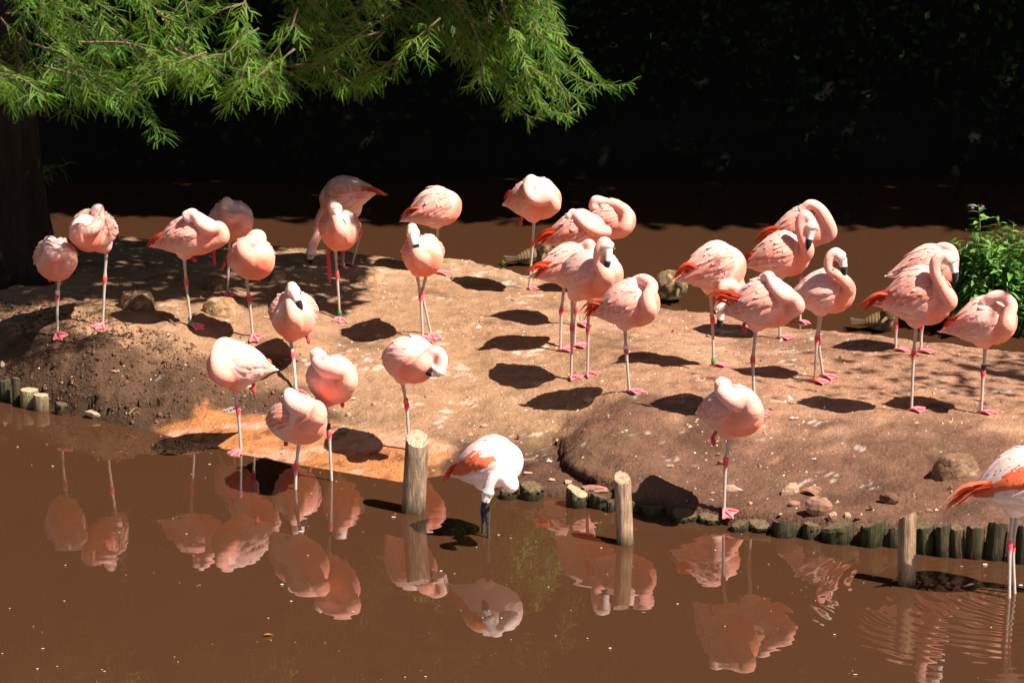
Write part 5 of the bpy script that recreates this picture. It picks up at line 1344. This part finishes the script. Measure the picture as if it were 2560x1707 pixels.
# ------------------------------------------------------------------ litter: gravel crumbs, shed feathers, floating specks
def litter():
    rs = np.random.RandomState(77)
    n = 18000
    x = rs.uniform(-3.4, 3.4, n); y = rs.uniform(9.9, 16.4, n)
    dens = .35 + .65 * sst(-.2, .6, vnoise(x, y, .6, 81))
    k = rs.rand(n) < dens; x, y = x[k], y[k]
    z = terrain(x, y); k = z > .01; x, y, z = x[k], y[k], z[k]; n = len(x)
    s = np.clip(rs.lognormal(-5.4, .55, n), .002, .018)
    base = np.array([(1, 0, 0), (-.5, .87, 0), (-.5, -.87, 0), (0, 0, .8)])
    an = rs.uniform(0, 6.28, n); c, si = np.cos(an), np.sin(an)
    bx = base[None] * rs.uniform(.6, 1.4, (n, 4, 1))
    V = np.stack([(bx[..., 0] * c[:, None] - bx[..., 1] * si[:, None]) * s[:, None] + x[:, None], (bx[..., 0] * si[:, None] + bx[..., 1] * c[:, None]) * s[:, None] + y[:, None], (bx[..., 2] - .15) * s[:, None] + z[:, None]], 2).reshape(-1, 3)
    i = np.arange(n)[:, None] * 4
    F = np.concatenate([i + np.array([[0, 1, 3]]), i + np.array([[1, 2, 3]]), i + np.array([[2, 0, 3]])])
    pal = np.array([(.42, .25, .15), (.22, .11, .065), (.62, .52, .42), (.13, .075, .045), (.48, .30, .19)])
    C = pal[rs.choice(5, n, p=[.33, .25, .14, .13, .15])] * rs.uniform(.8, 1.15, (n, 1))
    link('gravel', new_mesh('gravel', V, F, np.repeat(C, 4, axis=0), smooth=False), M_STONE, kind='stuff', label='crumbs of soil and grit strewn over the mud', cat='gravel')
    # loose clods on the dark bank
    n = 6500
    x = rs.uniform(-3.4, -.9, n); wl_ = np.interp(x, WLW[:, 0], WLW[:, 1]); y = wl_ + rs.uniform(.02, .75, n); k = (poly_sd(x, y, RAMP) < -.02); x, y = x[k], y[k]; z = terrain(x, y); n = len(x)
    k = z > .015; x, y, z = x[k], y[k], z[k]; n = len(x)
    s = np.clip(rs.lognormal(-5.3, .55, n), .002, .018)
    oc = np.array([(1, 0, 0), (0, 1, 0), (-1, 0, 0), (0, -1, 0), (0, 0, 1), (0, 0, -1.)])
    V = (oc[None] * rs.uniform(.3, 1.3, (n, 6, 1)) * s[:, None, None] + np.stack([x, y, z], 1)[:, None]).reshape(-1, 3)
    i = np.arange(n)[:, None] * 6
    F = np.concatenate([i + np.array([q]) for q in ([0, 1, 4], [1, 2, 4], [2, 3, 4], [3, 0, 4], [1, 0, 5], [2, 1, 5], [3, 2, 5], [0, 3, 5])])
    C = np.array([.085, .042, .023]) * rs.uniform(.7, 1.9, (n, 1))
    link('clods', new_mesh('clods', V, F, np.repeat(C, 6, axis=0)), M_SOIL, kind='stuff', label='loose dark clods of soil on the steep bank', cat='soil')
    # floating specks of down
    n = 420
    x = rs.uniform(-3.2, 3.2, n); y = rs.uniform(8.9, 12.8, n); k = terrain(x, y) < -.01; x, y = x[k], y[k]; n = len(x)
    s = np.clip(rs.lognormal(-5.75, .5, n), .0015, .012)
    a = np.linspace(0, 2 * np.pi, 6, endpoint=False); el = rs.uniform(.35, 1, n)
    V = np.stack([x[:, None] + np.cos(a) * s[:, None], y[:, None] + np.sin(a) * (s * el)[:, None], np.full((n, 6), .004)], 2).reshape(-1, 3)
    F = np.arange(n * 6).reshape(-1, 6)
    link('floating_specks', new_mesh('floating_specks', V, F, np.tile([.75, .72, .66], (n * 6, 1))), M_FEAT, kind='stuff', label='white specks of down floating on the brown water', cat='down')
    # shed feathers, one by one
    FE = [(2, 1485, 955, .045), (2, 975, 1105, .05), (2, 1350, 1010, .035), (2, 560, 990, .02), (2, 1210, 915, .025), (2, 1580, 1095, .03), (2, 1090, 1165, .025), (2, 2190, 990, .02), (1, 1850, 1255, .05), (1, 1455, 1028, .03), (1, 630, 1380, .02), (1, 2195, 990, .022), (2, 555, 1225, .035), (2, 1340, 1290, .045), (2, 1150, 1460, .06),
          (6, 745, 250, .028), (6, 850, 240, .02), (6, 915, 525, .025), (6, 1270, 555, .04), (7, 845, 535, .028), (7, 1910, 740, .022), (7, 1915, 785, .022), (3, 235, 1380, .018), (3, 1265, 1250, .03), (3, 560, 1340, .035), (4, 285, 875, .02), (4, 1040, 1530, .035), (5, 840, 1155, .016), (8, 310, 425, .016), (8, 190, 105, .04), (8, 300, 330, .03), (9, 600, 130, .02), (9, 890, 145, .03)]
    for i, (z, px, py, L) in enumerate(FE):
        p = on_ground(*PX(z, px, py)); mb = MB(); r = np.random.RandomState(i)
        for q in range(9):
            a = i * 1.3 + r.normal() * .45 + (math.pi if q % 3 == 0 else 0); d = np.array([math.cos(a), math.sin(a), r.uniform(.02, .3)]) * L * r.uniform(.3, .75)
            sd = np.cross(d, [0, 0, 1]); sd = sd / np.linalg.norm(sd) * L * .09
            mb.add(np.array([[0, 0, .002], d * .5 + sd, d, d * .5 - sd]), [[0, 1, 2, 3]], np.array([.72, .64, .58]) * r.uniform(.8, 1.1))
        o = link('shed_feather', mb.mesh('shed_feather'), M_FEAT, label='curled white down feather on the mud near ' + near(p), cat='feather', group='shed feathers on the mud'); o.location = p + [0, 0, .002]
    for i, (px, py, L, col, lab) in enumerate(((605, 1462, .04, (.45, .22, .03), 'curled yellow leaf floating on open brown water'), (714, 1138, .022, (.5, .33, .08), 'small yellow leaf floating near the knee-deep flamingo'))):
        p = at_z(*PX(0, px, py)); LV, LF = leaf_mesh(); V = LV * L * np.array([1, 1.1, .8]) + [0, 0, .008]
        o = link('floating_leaf', new_mesh('floating_leaf', V, LF, np.tile(col, (len(V), 1))), M_LEAF, label=lab, cat='leaf'); o.location = p; o.rotation_euler = (0, 0, .3 + i)
    # bare twigs
    for i, (z, a, b, lab) in enumerate(((1, (1300, 1215), (1440, 1295), 'thin stick on the mud before the dark nest mound'), (9, (1010, 750), (1080, 700), 'pale stick propped over the hollow at the bank foot'))):
        A, B = on_ground(*PX(z, *a)), on_ground(*PX(z, *b)); A = A + [0, 0, .006]; B = B + [0, 0, .01]
        v, f = tube(spline([A, (A + B) / 2 + [0, 0, .008], B], 8), np.linspace(.005, .003, 8), 6)
        me = new_mesh('stick', v, f, np.tile([.3, .2, .12], (len(v), 1))); recenter(me, A); o = link('stick', me, M_BARK, label=lab, cat='stick'); o.location = A
litter()
